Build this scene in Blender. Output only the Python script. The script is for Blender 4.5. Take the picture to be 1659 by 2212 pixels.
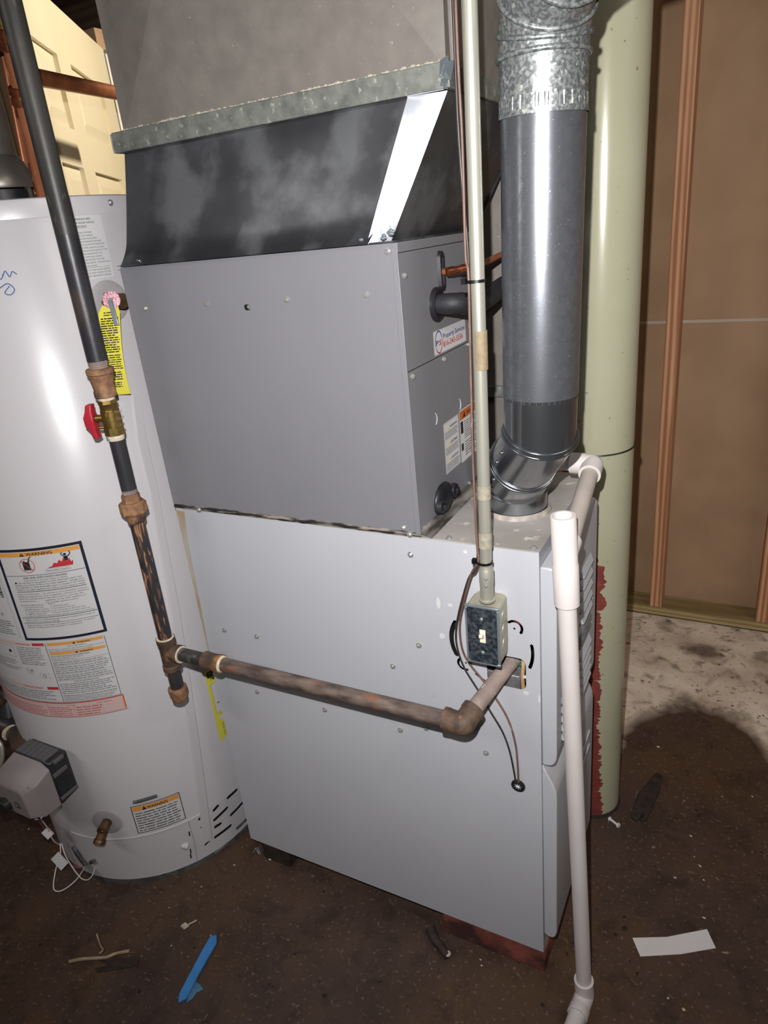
import bpy, bmesh, math, random
from mathutils import Vector, Matrix
random.seed(7)
for o in list(bpy.data.objects): bpy.data.objects.remove(o)
scene = bpy.context.scene
COL = scene.collection
rad = math.radians

# ------------------------------------------------------------------ camera
CAM = Vector((0.9761,-0.9046,1.3393))
CR, CU, CF = Vector((0.8853,0.4550,-0.0956)), Vector((-0.0959,0.3800,0.9200)), Vector((-0.4550,0.8053,-0.3800))
cd = bpy.data.cameras.new('camera')
cam = bpy.data.objects.new('camera', cd); COL.objects.link(cam)
M = Matrix((CR, CU, -CF)).transposed().to_4x4(); M.translation = CAM
cam.matrix_world = M
cd.sensor_fit = 'VERTICAL'; cd.sensor_height = 24.0
cd.lens = 1491.053 / 2212.0 * 24.0
cd.clip_start = 0.02; cd.clip_end = 50
scene.camera = cam

# ------------------------------------------------------------------ world, lights, exposure
w = bpy.data.worlds.new('basement_air'); scene.world = w; w.use_nodes = True
bgn = w.node_tree.nodes['Background']; bgn.inputs[0].default_value = (1.0, .93, .86, 1); bgn.inputs[1].default_value = 0.02
def light(name, kind, loc, power, color=(1, 1, 1), **kw):
    d = bpy.data.lights.new(name, kind); d.energy = power; d.color = color
    for k, v in kw.items(): setattr(d, k, v)
    o = bpy.data.objects.new(name, d); COL.objects.link(o); o.location = loc
    return o
def aim(o, at):
    o.rotation_euler = (Vector(at) - o.location).to_track_quat('-Z', 'Y').to_euler()
# the phone's own flash lamp, a little above and left of the lens
FL = CAM - CR * .030 + CU * .085
fl = light('phone_flash', 'SPOT', FL, 92, (1.0, .985, .97), shadow_soft_size=.006, spot_size=rad(119), spot_blend=1.0)
aim(fl, (0.6142,0.0000,1.1307))
# warm bulb hanging in the room to the left, lights the door
lb = light('room_bulb', 'SPOT', (.16, 1.12, 2.10), 76, (1.0, .90, .74), shadow_soft_size=.03, spot_size=rad(85), spot_blend=.5)
aim(lb, (-.85, .80, 1.55))
# added fill light with no visible source, lifts the back wall and floor
lr = light('fill_light', 'AREA', (2.4, -.3, 2.38), 18, (1.0, .93, .84), shape='RECTANGLE', size=1.2, size_y=.3)
aim(lr, (1.2, 1.2, .4))
lq_ = light('fill_light', 'AREA', (-.75, -1.9, 2.38), 26, (1.0, .95, .90), shape='RECTANGLE', size=1.2, size_y=.3)  # added off-frame fill, placed for a reflection along the duct foot
aim(lq_, (.2, -.3, .9))
vs = scene.view_settings
vs.view_transform = 'Standard'; vs.look = 'None'; vs.gamma = 1; vs.use_curve_mapping = False; vs.exposure = 0.0

# ------------------------------------------------------------------ materials
MATS = {}
def srgb(h):
    h = h.lstrip('#'); c = [int(h[i:i+2], 16) / 255 for i in (0, 2, 4)]
    return tuple((v / 12.92 if v <= .04045 else ((v + .055) / 1.055) ** 2.4) for v in c) + (1,)
def mat(name, c1, c2=None, rough=.5, metal=0.0, scale=20, detail=4, bump=0.0, bscale=None, stretch=(1, 1, 1),
        lo=.35, hi=.65, c3=None, s3=8, lo3=.6, hi3=.7, rvar=0.0, vor=False, spec=None, coat=0):
    m = bpy.data.materials.new(name); m.use_nodes = True; nt = m.node_tree; N = nt.nodes; L = nt.links
    b = N['Principled BSDF']
    c1 = srgb(c1) if isinstance(c1, str) else c1
    b.inputs['Base Color'].default_value = c1; b.inputs['Roughness'].default_value = rough; b.inputs['Metallic'].default_value = metal
    if spec is not None: b.inputs['Specular IOR Level'].default_value = spec
    if coat: b.inputs['Coat Weight'].default_value = coat
    m['_bsdf'] = 1
    if c2 or bump or c3:
        tc = N.new('ShaderNodeTexCoord'); mp = N.new('ShaderNodeMapping'); mp.inputs['Scale'].default_value = stretch
        L.new(tc.outputs['Object'], mp.inputs[0])
        def noise(s, d=detail):
            if vor:
                n = N.new('ShaderNodeTexVoronoi'); n.inputs['Scale'].default_value = s; L.new(mp.outputs[0], n.inputs['Vector'])
                sp = N.new('ShaderNodeSeparateColor'); L.new(n.outputs['Color'], sp.inputs[0]); return sp.outputs[0]
            n = N.new('ShaderNodeTexNoise'); n.inputs['Scale'].default_value = s; n.inputs['Detail'].default_value = d
            L.new(mp.outputs[0], n.inputs['Vector']); return n.outputs['Fac']
        out = None; nf = None
        if c2:
            nf = noise(scale)
            r = N.new('ShaderNodeValToRGB'); r.color_ramp.elements[0].position = lo; r.color_ramp.elements[1].position = hi
            r.color_ramp.elements[0].color = c1; r.color_ramp.elements[1].color = srgb(c2) if isinstance(c2, str) else c2
            L.new(nf, r.inputs[0]); out = r.outputs[0]
        if c3:
            n3 = N.new('ShaderNodeTexNoise'); n3.inputs['Scale'].default_value = s3; n3.inputs['Detail'].default_value = 6
            L.new(mp.outputs[0], n3.inputs['Vector'])
            r3 = N.new('ShaderNodeMapRange'); r3.inputs['From Min'].default_value = lo3; r3.inputs['From Max'].default_value = hi3
            L.new(n3.outputs['Fac'], r3.inputs[0])
            mx = N.new('ShaderNodeMix'); mx.data_type = 'RGBA'; L.new(r3.outputs[0], mx.inputs[0])
            if out: L.new(out, mx.inputs[6])
            else: mx.inputs[6].default_value = c1
            mx.inputs[7].default_value = srgb(c3); out = mx.outputs[2]
        if out: L.new(out, b.inputs['Base Color'])
        if rvar and nf:
            rr = N.new('ShaderNodeMapRange'); rr.inputs['To Min'].default_value = rough - rvar; rr.inputs['To Max'].default_value = rough + rvar
            L.new(nf, rr.inputs[0]); L.new(rr.outputs[0], b.inputs['Roughness'])
        if bump:
            nb = N.new('ShaderNodeTexNoise'); nb.inputs['Scale'].default_value = bscale or scale * 2; nb.inputs['Detail'].default_value = 5
            L.new(mp.outputs[0], nb.inputs['Vector'])
            bp = N.new('ShaderNodeBump'); bp.inputs['Strength'].default_value = bump; bp.inputs['Distance'].default_value = .002
            L.new(nb.outputs['Fac'], bp.inputs['Height']); L.new(bp.outputs[0], b.inputs['Normal'])
    MATS[name] = m
    return m

FURN = mat('furnace_enamel', '#b3b4ba', '#aeafb6', rough=.42, scale=3, bump=.04, bscale=700, c3='#8f8f92', s3=90, lo3=.74, hi3=.78)
COIL = mat('coil_cabinet_enamel', '#78787d', '#747479', rough=.40, scale=3, bump=.05, bscale=700)
DOORP = mat('furnace_door_enamel', '#aeb0b6', rough=.4, bump=.03, bscale=600)
DUSTY = mat('dusty_enamel_top', '#a5a09c', '#8f8984', rough=.7, scale=9, detail=7, c3='#c4beb6', s3=40, lo3=.62, hi3=.7)
HEAT = mat('heater_enamel', '#c4c1c4', '#c0bdc1', rough=.30, scale=2, bump=.03, bscale=500)
HEATD = mat('heater_base_metal', '#6b6d70', '#84878a', rough=.4, metal=.7, scale=60, vor=True)
ESC = mat('grey_plastic_escutcheon', '#a19d9f', rough=.5)
GALVD = mat('galvanised_dull', '#706a65', '#7b756f', rough=.5, metal=.15, scale=30, detail=8, bump=.12, bscale=160, c3='#9a968e', s3=220, lo3=.68, hi3=.74)
GALVS = mat('galvanised_shiny', '#3c3d41', '#4c4d51', rough=.36, metal=.55, scale=9, detail=3, lo=.4, hi=.62, c3='#66686c', s3=10, lo3=.50, hi3=.62, rvar=.08, bump=.05, bscale=90)
GALVB = mat('corner_bright_steel', '#c9ccd4', rough=.3, metal=.95, bump=.08, bscale=200, stretch=(1, 1, .2))
BAND = mat('drive_cleat_weathered', '#666965', '#81847d', rough=.55, metal=.45, scale=60, detail=9, bump=.15, bscale=200, c3='#a7a79c', s3=90, lo3=.6, hi3=.68)
CAULK = mat('crumbling_sealant', '#b4ad9f', '#8d867b', rough=.9, scale=120, bump=.5, bscale=150)
MASTIC = mat('black_mastic', '#1d1b1b', '#8b8078', rough=.7, scale=45, detail=8, bump=.4, bscale=120, stretch=(.6, 1.4, 4), lo=.46, hi=.62)
FLUE = mat('flue_galvanised', '#8a8d94', '#7e8188', rough=.27, metal=.8, scale=90, detail=8, rvar=.05, c3='#c6c8cc', s3=420, lo3=.66, hi3=.72, bump=.03, bscale=60)
FLUES = mat('flue_spangled', '#6e7274', '#9da1a0', rough=.38, metal=.6, scale=230, detail=3, lo=.42, hi=.6, rvar=.08, c3='#c8cac4', s3=120, lo3=.62, hi3=.68)
FLUEN = mat('flue_elbow_bright', '#94989e', '#a0a4aa', rough=.19, metal=.94, scale=8, bump=.03, bscale=20)
FLUEC = mat('flue_cement', '#b3aaa2', '#8d857e', rough=.9, scale=60, bump=.4)
COLM = mat('column_paint', '#a5a38c', '#9f9d85', rough=.22, scale=5, c3='#77755f', s3=70, lo3=.69, hi3=.73)
REDP = mat('red_oxide_paint', '#7d3a32', '#6b302b', rough=.55, scale=30)
CONDM = mat('conduit_zinc', '#a3a296', '#b1afa3', rough=.36, metal=.5, scale=25, detail=6, stretch=(1, 1, .15), c3='#8e7f68', s3=20, lo3=.68, hi3=.72, bump=.08, bscale=200)
BOXM = mat('box_zinc', '#a19d88', '#b0ab97', rough=.5, metal=.4, scale=30, bump=.2, bscale=250)
PLATE = mat('cover_plate_galvanised', '#3c4550', '#7a828a', rough=.34, metal=.7, scale=150, detail=9, lo=.42, hi=.68)
PLATEE = mat('cover_plate_rim', '#8d969c', rough=.35, metal=.6)
IVORY = mat('ivory_plastic', '#dcd4c0', rough=.35)
BLACKPIPE = mat('black_iron', '#2a2a2e', '#3d3c40', rough=.38, metal=.25, scale=14, detail=8, c3='#5e4a3c', s3=7, lo3=.56, hi3=.68, bump=.12, bscale=160, stretch=(1.5, 1.5, .5))
GREYPIPE = mat('dusty_black_iron', '#302f2e', '#403e3b', rough=.45, metal=.2, scale=18, detail=8, c3='#6a655c', s3=30, lo3=.62, hi3=.7, bump=.1, bscale=160, stretch=(1.5, 1.5, .5))
RUSTPIPE = mat('rust_streaked_iron', '#2b292d', '#6e4f3d', rough=.55, metal=.1, scale=120, detail=6, lo=.49, hi=.62, c3='#a07552', s3=150, lo3=.57, hi3=.6, bump=.3, bscale=200, stretch=(1.2, 1.2, .16))
RUSTH = mat('rusted_level_pipe', '#463a36', '#7d6d64', rough=.6, metal=.1, scale=55, detail=9, lo=.34, hi=.74, c3='#80553f', s3=40, lo3=.58, hi3=.68, bump=.5, bscale=170, stretch=(.45, 1.2, 1.2))
RUSTN = mat('dusty_brown_nipple', '#7a6b66', '#8d7d75', rough=.7, scale=40, detail=8, bump=.25, bscale=200, c3='#c9c0b2', s3=110, lo3=.66, hi3=.72)
RUST = mat('rusty_fitting', '#6b4a38', '#96704e', rough=.75, scale=70, detail=9, bump=.6, bscale=160, c3='#452f28', s3=30, lo3=.55, hi3=.68)
RUSTD = mat('dark_rusty_fitting', '#44362f', '#66513f', rough=.65, metal=.15, scale=50, detail=9, bump=.5, bscale=150, c3='#9b6a3e', s3=24, lo3=.6, hi3=.7)
DOPE = mat('pipe_dope', '#d6cbb5', '#b5a893', rough=.85, scale=120, bump=.5)
BRASS = mat('brass_forged', '#9d8249', '#86703f', rough=.36, metal=.85, scale=40, bump=.15, bscale=140)
BRASSD = mat('aged_brass', '#7c6142', '#5c4733', rough=.45, metal=.7, scale=60, bump=.15)
REDH = mat('red_handle_vinyl', '#b02837', '#9c2230', rough=.4, scale=20)
COPPER = mat('copper_tube', '#c27c58', '#a56648', rough=.32, metal=.45, scale=25, detail=7, bump=.08, stretch=(1, 1, .5))
COPPERB = mat('copper_bright', '#b06a4a', '#8a4e38', rough=.3, metal=.85, scale=60)
PVC = mat('white_pvc', '#cbc4c2', '#c5bdbb', rough=.38, scale=8, c3='#8e857c', s3=60, lo3=.73, hi3=.77)
PVCD = mat('dusty_pvc', '#b1a8a2', '#a1978f', rough=.55, scale=16, c3='#968a80', s3=50, lo3=.7, hi3=.75)
RUBBER = mat('black_rubber', '#17171b', '#24242a', rough=.45, scale=40, bump=.1)
FOAM = mat('foam_insulation', '#1b1b20', '#26262b', rough=.6, scale=40, bump=.3, bscale=300)
ZIP = mat('black_nylon', '#101013', rough=.35)
WIREB = mat('brown_cable', '#70554c', '#5f4a42', rough=.5, scale=50, c3='#a08a80', s3=40, lo3=.62, hi3=.7)
WIREK = mat('dark_cable', '#3a3331', '#2a2625', rough=.4, scale=40)
WIREW = mat('white_wire', '#cfcac6', rough=.5)
WIREG = mat('green_wire', '#1f6b4a', rough=.45)
WIRET = mat('tan_cable', '#c5a77e', '#b59468', rough=.5, scale=40)
SCREW = mat('zinc_screw', '#a9a9a6', '#979794', rough=.35, metal=.5, scale=200)
DARK = mat('dark_void', '#0d0c0c', rough=.9)
INNER = mat('inner_steel', '#8b8a8c', '#6c6a6c', rough=.5, metal=.4, scale=40)
PAPERW = mat('label_white', '#c9c8ca', rough=.45)
PAPERP = mat('label_pink', '#cfb3b0', rough=.5)
INKB = mat('ink_navy', '#1b2030', rough=.5)
INKK = mat('ink_black', '#26262b', rough=.55)
INKG = mat('ink_grey', '#77767c', rough=.55)
INKO = mat('ink_orange', '#d99a4c', rough=.5)
INKOD = mat('ink_deep_orange', '#b9622c', rough=.5)
INKR = mat('ink_red', '#b8343a', rough=.5)
INKBL = mat('ink_blue', '#26357e', rough=.5)
INKMB = mat('marker_blue', '#2a5aa0', rough=.5)
YEL = mat('tag_yellow', '#d9d047', '#d4cb52', rough=.5, scale=10)
PINKD = mat('valve_disc_print', '#b5566a', '#d8bcc4', rough=.5, scale=500, lo=.45, hi=.55)
DRAFT = mat('draft_hood_steel', '#6b6760', '#85807a', rough=.4, metal=.6, scale=12, detail=7)
PLAST = mat('control_grey_plastic', '#8d8585', '#877f80', rough=.5, scale=30)
PLASTK = mat('control_black_plastic', '#232427', '#2c2d30', rough=.4, scale=30)
PLASTG = mat('control_mid_plastic', '#5a595c', rough=.5)
CREAM = mat('cream_door_paint', '#d8cdb0', '#d2c6a6', rough=.4, scale=3, bump=.1, bscale=60, stretch=(1, 1, .2))
WHITEP = mat('white_jamb_paint', '#d8cfc4', rough=.45)
KRAFT = mat('kraft_paper_wallboard', '#a6876a', '#9e7f62', rough=.85, scale=6, bump=.08, bscale=300, c3='#977a5e', s3=3, lo3=.5, hi3=.7)
TAPE = mat('wall_joint_edge', '#b0a090', rough=.7)
def wood(name, a, b_, ax='Z', sc=26):
    m = bpy.data.materials.new(name); m.use_nodes = True; nt = m.node_tree; N = nt.nodes; L = nt.links; b = N['Principled BSDF']
    tc = N.new('ShaderNodeTexCoord'); mp = N.new('ShaderNodeMapping')
    mp.inputs['Scale'].default_value = {'Z': (1, 1, .05), 'X': (.05, 1, 1), 'Y': (1, .05, 1)}[ax]; L.new(tc.outputs['Object'], mp.inputs[0])
    n = N.new('ShaderNodeTexNoise'); n.inputs['Scale'].default_value = sc * 2; n.inputs['Detail'].default_value = 6; n.inputs['Distortion'].default_value = .6; L.new(mp.outputs[0], n.inputs['Vector'])
    wv = N.new('ShaderNodeTexWave'); wv.inputs['Scale'].default_value = sc; wv.inputs['Distortion'].default_value = 5; wv.inputs['Detail'].default_value = 2; wv.inputs['Detail Scale'].default_value = .8
    wv.bands_direction = 'X' if ax != 'X' else 'Z'; L.new(mp.outputs[0], wv.inputs['Vector'])
    ad = N.new('ShaderNodeMath'); ad.operation = 'MULTIPLY_ADD'; ad.inputs[1].default_value = .45; L.new(wv.outputs['Fac'], ad.inputs[0]); L.new(n.outputs['Fac'], ad.inputs[2])
    r = N.new('ShaderNodeValToRGB'); r.color_ramp.elements[0].position = .45; r.color_ramp.elements[1].position = .95
    r.color_ramp.elements[0].color = srgb(a); r.color_ramp.elements[1].color = srgb(b_); L.new(ad.outputs[0], r.inputs[0]); L.new(r.outputs[0], b.inputs['Base Color'])
    b.inputs['Roughness'].default_value = .7
    bp = N.new('ShaderNodeBump'); bp.inputs['Strength'].default_value = .15; L.new(n.outputs['Fac'], bp.inputs['Height']); L.new(bp.outputs[0], b.inputs['Normal'])
    return m
STUD = wood('fir_stud', '#cf9d7a', '#98633f', 'Z', 19)
PLATEW = wood('treated_sill', '#aa9468', '#7d6a44', 'X', 18)
JOIST = wood('old_joist', '#4a3727', '#33241a', 'X', 12)
STICK = wood('pale_stick', '#b3a184', '#8d7a5e', 'X', 40)
CHAR = mat('dark_wet_wood', '#231915', '#352822', rough=.75, scale=60, bump=.5, stretch=(1, 1, 1))
BLUE = mat('blue_masking_tape', '#3d82c4', '#3577b8', rough=.6, scale=30)
BLUET = mat('blue_tape_thin', '#3d6a8c', '#55809a', rough=.6, scale=60)
CARD = mat('white_card', '#d2cdce', rough=.6)
BRICK = mat('red_brick', '#8a4b40', '#6e362f', rough=.85, scale=18, detail=8, bump=.5, bscale=120, c3='#3e201d', s3=10, lo3=.52, hi3=.66)
CHIP = mat('pale_chip', '#b7ab97', rough=.8)
CHIPD = mat('dark_crumb', '#261c18', rough=.9)

def floor_mat():
    m = bpy.data.materials.new('basement_concrete'); m.use_nodes = True; nt = m.node_tree; N = nt.nodes; L = nt.links; b = N['Principled BSDF']
    tc = N.new('ShaderNodeTexCoord')
    def noise(s, d=6, dist=0):
        n = N.new('ShaderNodeTexNoise'); n.inputs['Scale'].default_value = s; n.inputs['Detail'].default_value = d; n.inputs['Distortion'].default_value = dist
        L.new(tc.outputs['Object'], n.inputs['Vector']); return n.outputs['Fac']
    def ramp(f, els):
        r = N.new('ShaderNodeValToRGB'); cr = r.color_ramp
        while len(cr.elements) < len(els): cr.elements.new(.5)
        for e, (p_, c) in zip(cr.elements, els): e.position = p_; e.color = srgb(c)
        L.new(f, r.inputs[0]); return r.outputs[0]
    def mix(f, a, c):
        mx = N.new('ShaderNodeMix'); mx.data_type = 'RGBA'
        L.new(f, mx.inputs[0]); L.new(a, mx.inputs[6])
        if isinstance(c, str): mx.inputs[7].default_value = srgb(c)
        else: L.new(c, mx.inputs[7])
        return mx.outputs[2]
    def math_(op, a, v=None, b2=None):
        n = N.new('ShaderNodeMath'); n.operation = op
        if hasattr(a, 'links'): L.new(a, n.inputs[0])
        else: n.inputs[0].default_value = a
        if b2 is not None: L.new(b2, n.inputs[1])
        elif v is not None: n.inputs[1].default_value = v
        return n.outputs[0]
    def mr(f, a, c):
        r = N.new('ShaderNodeMapRange'); r.inputs['From Min'].default_value = a; r.inputs['From Max'].default_value = c; L.new(f, r.inputs[0]); return r.outputs[0]
    dark_tone = ramp(noise(7, 8), [(.3, '#3b2e29'), (.55, '#4b3a33'), (.75, '#55412f')])
    dark_tone = mix(mr(noise(2.2, 3), .5, .75), dark_tone, '#503c2b')
    dry = ramp(noise(9, 8), [(.28, '#baa895'), (.5, '#d6c5b2'), (.72, '#e6d8c6')])  # paler floor tone outside the dark patch
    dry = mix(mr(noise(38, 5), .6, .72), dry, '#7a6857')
    # dark patch: an irregular disc of browner floor round the appliances
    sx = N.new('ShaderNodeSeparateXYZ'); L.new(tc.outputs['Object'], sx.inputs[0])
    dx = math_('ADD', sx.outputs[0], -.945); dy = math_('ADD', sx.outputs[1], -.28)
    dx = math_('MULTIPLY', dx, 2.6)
    # only the far lobe ends near y=1; everything on the near side stays dark
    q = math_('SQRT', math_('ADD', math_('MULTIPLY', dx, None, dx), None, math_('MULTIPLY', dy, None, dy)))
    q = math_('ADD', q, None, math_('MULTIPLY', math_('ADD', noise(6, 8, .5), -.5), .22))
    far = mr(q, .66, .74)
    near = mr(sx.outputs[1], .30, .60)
    pale_mask = math_('MULTIPLY', far, None, near)
    c = mix(pale_mask, dark_tone, dry)
    c = mix(mr(noise(55, 3), .70, .74), c, '#2a201c')
    c = mix(math_('MULTIPLY', mr(noise(17, 8, .8), .52, .70), .55), c, '#2e231e')
    c = mix(math_('MULTIPLY', mr(noise(120, 4), .60, .72), .5), c, '#84705f')
    c = mix(mr(noise(24, 5, 1.2), .74, .77), c, '#8d7c66')
    # oil spot
    ox = math_('MULTIPLY', math_('ADD', sx.outputs[0], -.918), 1.0); oy = math_('ADD', sx.outputs[1], -1.249)
    oq = math_('SQRT', math_('ADD', math_('MULTIPLY', ox, None, ox), None, math_('MULTIPLY', math_('MULTIPLY', oy, 1.2), None, math_('MULTIPLY', oy, 1.2))))
    oq = math_('ADD', oq, None, math_('MULTIPLY', math_('ADD', noise(16, 5), -.5), .10))
    osp = N.new('ShaderNodeMapRange'); osp.inputs['From Min'].default_value = .075; osp.inputs['From Max'].default_value = .03; L.new(oq, osp.inputs[0])
    c = mix(math_('MULTIPLY', osp.outputs[0], .8), c, '#4a3a2f')
    L.new(c, b.inputs['Base Color'])
    rr = N.new('ShaderNodeMapRange'); rr.inputs['To Min'].default_value = .55; rr.inputs['To Max'].default_value = .85; L.new(pale_mask, rr.inputs[0]); L.new(rr.outputs[0], b.inputs['Roughness'])
    b.inputs['Specular IOR Level'].default_value = .3
    bp = N.new('ShaderNodeBump'); bp.inputs['Strength'].default_value = .25; bp.inputs['Distance'].default_value = .004; L.new(noise(60, 8), bp.inputs['Height']); L.new(bp.outputs[0], b.inputs['Normal'])
    return m
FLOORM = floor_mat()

# ------------------------------------------------------------------ geometry helpers (all coordinates are metres in the room)
def basis(d):
    d = Vector(d).normalized(); a = Vector((0, 0, 1)) if abs(d.z) < .9 else Vector((1, 0, 0))
    u = a.cross(d).normalized(); return u, d.cross(u), d
class MB:
    def __init__(s): s.v = []; s.f = []; s.m = []
    def add(s, vs, fs, mi=0):
        b = len(s.v); s.v += [tuple(x) for x in vs]; s.f += [tuple(b + i for i in f) for f in fs]; s.m += [mi] * len(fs); return s
    def box(s, a, b, mi=0):
        x0, y0, z0 = a; x1, y1, z1 = b
        return s.add([(x0,y0,z0),(x1,y0,z0),(x1,y1,z0),(x0,y1,z0),(x0,y0,z1),(x1,y0,z1),(x1,y1,z1),(x0,y1,z1)],
                     [(0,3,2,1),(4,5,6,7),(0,1,5,4),(1,2,6,5),(2,3,7,6),(3,0,4,7)], mi)
    def hexa(s, p, mi=0):
        return s.add(p, [(0,3,2,1),(4,5,6,7),(0,1,5,4),(1,2,6,5),(2,3,7,6),(3,0,4,7)], mi)
    def obox(s, c, ux, uy, uz, mi=0):
        c = Vector(c); P = []
        for k in (-1, 1):
            for i, j in ((-1,-1),(1,-1),(1,1),(-1,1)): P.append(c + i*Vector(ux) + j*Vector(uy) + k*Vector(uz))
        return s.hexa(P, mi)
    def lathe(s, o, d, prof, n=32, cap=True, mi=0, rot=0):
        """prof: list of (t along d, radius)"""
        o = Vector(o); u, v, d = basis(d); vs = []; fs = []
        for t, r in prof:
            for i in range(n):
                a = 2*math.pi*i/n + rot; vs.append(o + d*t + (u*math.cos(a) + v*math.sin(a))*r)
        for k in range(len(prof)-1):
            for i in range(n):
                j = (i+1) % n; fs.append((k*n+i, k*n+j, (k+1)*n+j, (k+1)*n+i))
        if cap:
            if prof[0][1] > 1e-6: fs.append(tuple(reversed(range(n))))
            if prof[-1][1] > 1e-6: fs.append(tuple((len(prof)-1)*n + i for i in range(n)))
        return s.add(vs, fs, mi)
    def cyl(s, a, b, r, r2=None, n=24, mi=0, cap=True, rot=0):
        a = Vector(a); b = Vector(b); L_ = (b-a).length
        return s.lathe(a, b-a, [(0, r), (L_, r if r2 is None else r2)], n, cap, mi, rot)
    def tube(s, pts, r, n=12, sub=6, smooth=True, mi=0, cap=True):
        P = [Vector(p_) for p_ in pts]
        if smooth and len(P) > 2:
            Q = []; E = [P[0]*2-P[1]] + P + [P[-1]*2-P[-2]]
            for i in range(1, len(E)-2):
                for k in range(sub):
                    t = k/sub; a, b, c, d = E[i-1:i+3]
                    Q.append(.5*((2*b)+(c-a)*t+(2*a-5*b+4*c-d)*t*t+(3*b-a-3*c+d)*t**3))
            Q.append(P[-1]); P = Q
        rs = r if isinstance(r, (list, tuple)) else None
        T = [(P[min(i+1, len(P)-1)]-P[max(i-1, 0)]).normalized() for i in range(len(P))]
        u, v, _ = basis(T[0]); vs = []; fs = []
        for i, q in enumerate(P):
            u = (u - T[i]*u.dot(T[i])).normalized(); v = T[i].cross(u)
            rr = r if rs is None else rs[0] + (rs[1]-rs[0])*i/(len(P)-1)
            for k in range(n):
                a = 2*math.pi*k/n; vs.append(q + (u*math.cos(a)+v*math.sin(a))*rr)
        for i in range(len(P)-1):
            for k in range(n):
                j = (k+1) % n; fs.append((i*n+k, i*n+j, (i+1)*n+j, (i+1)*n+k))
        if cap: fs.append(tuple(reversed(range(n)))); fs.append(tuple((len(P)-1)*n+k for k in range(n)))
        return s.add(vs, fs, mi)
    def sphere(s, c, r, n=16, sc=(1, 1, 1), mi=0):
        pr = [(-r*math.cos(math.pi*k/8), max(1e-5, r*math.sin(math.pi*k/8))) for k in range(9)]
        b = len(s.v); s.lathe((0, 0, 0), (0, 0, 1), pr, n, False, mi)
        for i in range(b, len(s.v)):
            x = s.v[i]; s.v[i] = (c[0]+x[0]*sc[0], c[1]+x[1]*sc[1], c[2]+x[2]*sc[2])
        return s
    def build(s, name, m, parent=None, bevel=0, smooth=38, seg=2, solid=0):
        off = Vector((0, 0, 0))
        if parent is not None:
            q = parent
            while q is not None: off += q.location; q = q.parent
        me = bpy.data.meshes.new(name)
        me.from_pydata([tuple(Vector(x)-off) for x in s.v], [], s.f)
        ms = m if isinstance(m, (list, tuple)) else [m]
        for k in ms: me.materials.append(k)
        for pl, k in zip(me.polygons, s.m): pl.material_index = k
        bm = bmesh.new(); bm.from_mesh(me)
        bmesh.ops.recalc_face_normals(bm, faces=bm.faces) if not getattr(s, 'keep', False) else None
        if smooth:
            for f in bm.faces: f.smooth = True
            for e in bm.edges:
                if len(e.link_faces) != 2 or e.calc_face_angle(0) > rad(smooth): e.smooth = False
        bm.to_mesh(me); bm.free()
        o = bpy.data.objects.new(name, me); COL.objects.link(o); o.parent = parent
        if solid:
            md = o.modifiers.new('thickness', 'SOLIDIFY'); md.thickness = solid
        if bevel:
            md = o.modifiers.new('edge', 'BEVEL'); md.width = bevel; md.segments = seg; md.limit_method = 'ANGLE'; md.angle_limit = rad(40)
            md.harden_normals = False
        return o
def thing(name, label, cat, loc, group=None):
    o = bpy.data.objects.new(name, None); COL.objects.link(o); o.location = loc; o.empty_display_size = .05
    o['label'] = label; o['category'] = cat
    if group: o['group'] = group
    return o
def tag(o, label, cat, group=None, kind=None):
    o['label'] = label; o['category'] = cat
    if group: o['group'] = group
    if kind: o['kind'] = kind
    return o
def struct(o): o['kind'] = 'structure'; return o

# 2D fill with holes through a curve; returns verts, faces in the uv plane
def fill2d(loops, res=2):
    cu = bpy.data.curves.new('tmp', 'CURVE'); cu.dimensions = '2D'; cu.fill_mode = 'BOTH'
    for lp in loops:
        sp = cu.splines.new('POLY'); sp.points.add(len(lp)-1)
        for q, (x, y) in zip(sp.points, lp): q.co = (x, y, 0, 1)
        sp.use_cyclic_u = True
    ob = bpy.data.objects.new('tmp', cu); me = ob.to_mesh()
    V = [tuple(v.co) for v in me.vertices]; F = [tuple(f.vertices) for f in me.polygons]
    ob.to_mesh_clear(); bpy.data.objects.remove(ob); bpy.data.curves.remove(cu)
    return V, F
TXT = {}
def text2d(s, bold=0.0):
    k = (s, bold)
    if k in TXT: return TXT[k]
    cu = bpy.data.curves.new('tmp', 'FONT'); cu.body = s; cu.resolution_u = 2; cu.offset = bold; cu.fill_mode = 'FRONT'
    ob = bpy.data.objects.new('tmp', cu); me = ob.to_mesh()
    V = [tuple(v.co) for v in me.vertices]; F = [tuple(f.vertices) for f in me.polygons]
    ob.to_mesh_clear(); bpy.data.objects.remove(ob); bpy.data.curves.remove(cu)
    if V:
        x0 = min(v[0] for v in V); x1 = max(v[0] for v in V)
    else: x0 = x1 = 0
    TXT[k] = (V, F, x0, x1); return TXT[k]
def circ(cx, cy, r, n=24, r2=None):
    r2 = r if r2 is None else r2
    return [(cx+r*math.cos(2*math.pi*i/n), cy+r2*math.sin(2*math.pi*i/n)) for i in range(n)]
def rrect(x0, y0, x1, y1, r, n=5):
    P = []
    for cx, cy, a0 in ((x1-r, y0+r, -90), (x1-r, y1-r, 0), (x0+r, y1-r, 90), (x0+r, y0+r, 180)):
        for k in range(n+1):
            a = rad(a0 + 90*k/n); P.append((cx+r*math.cos(a), cy+r*math.sin(a)))
    return P
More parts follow.
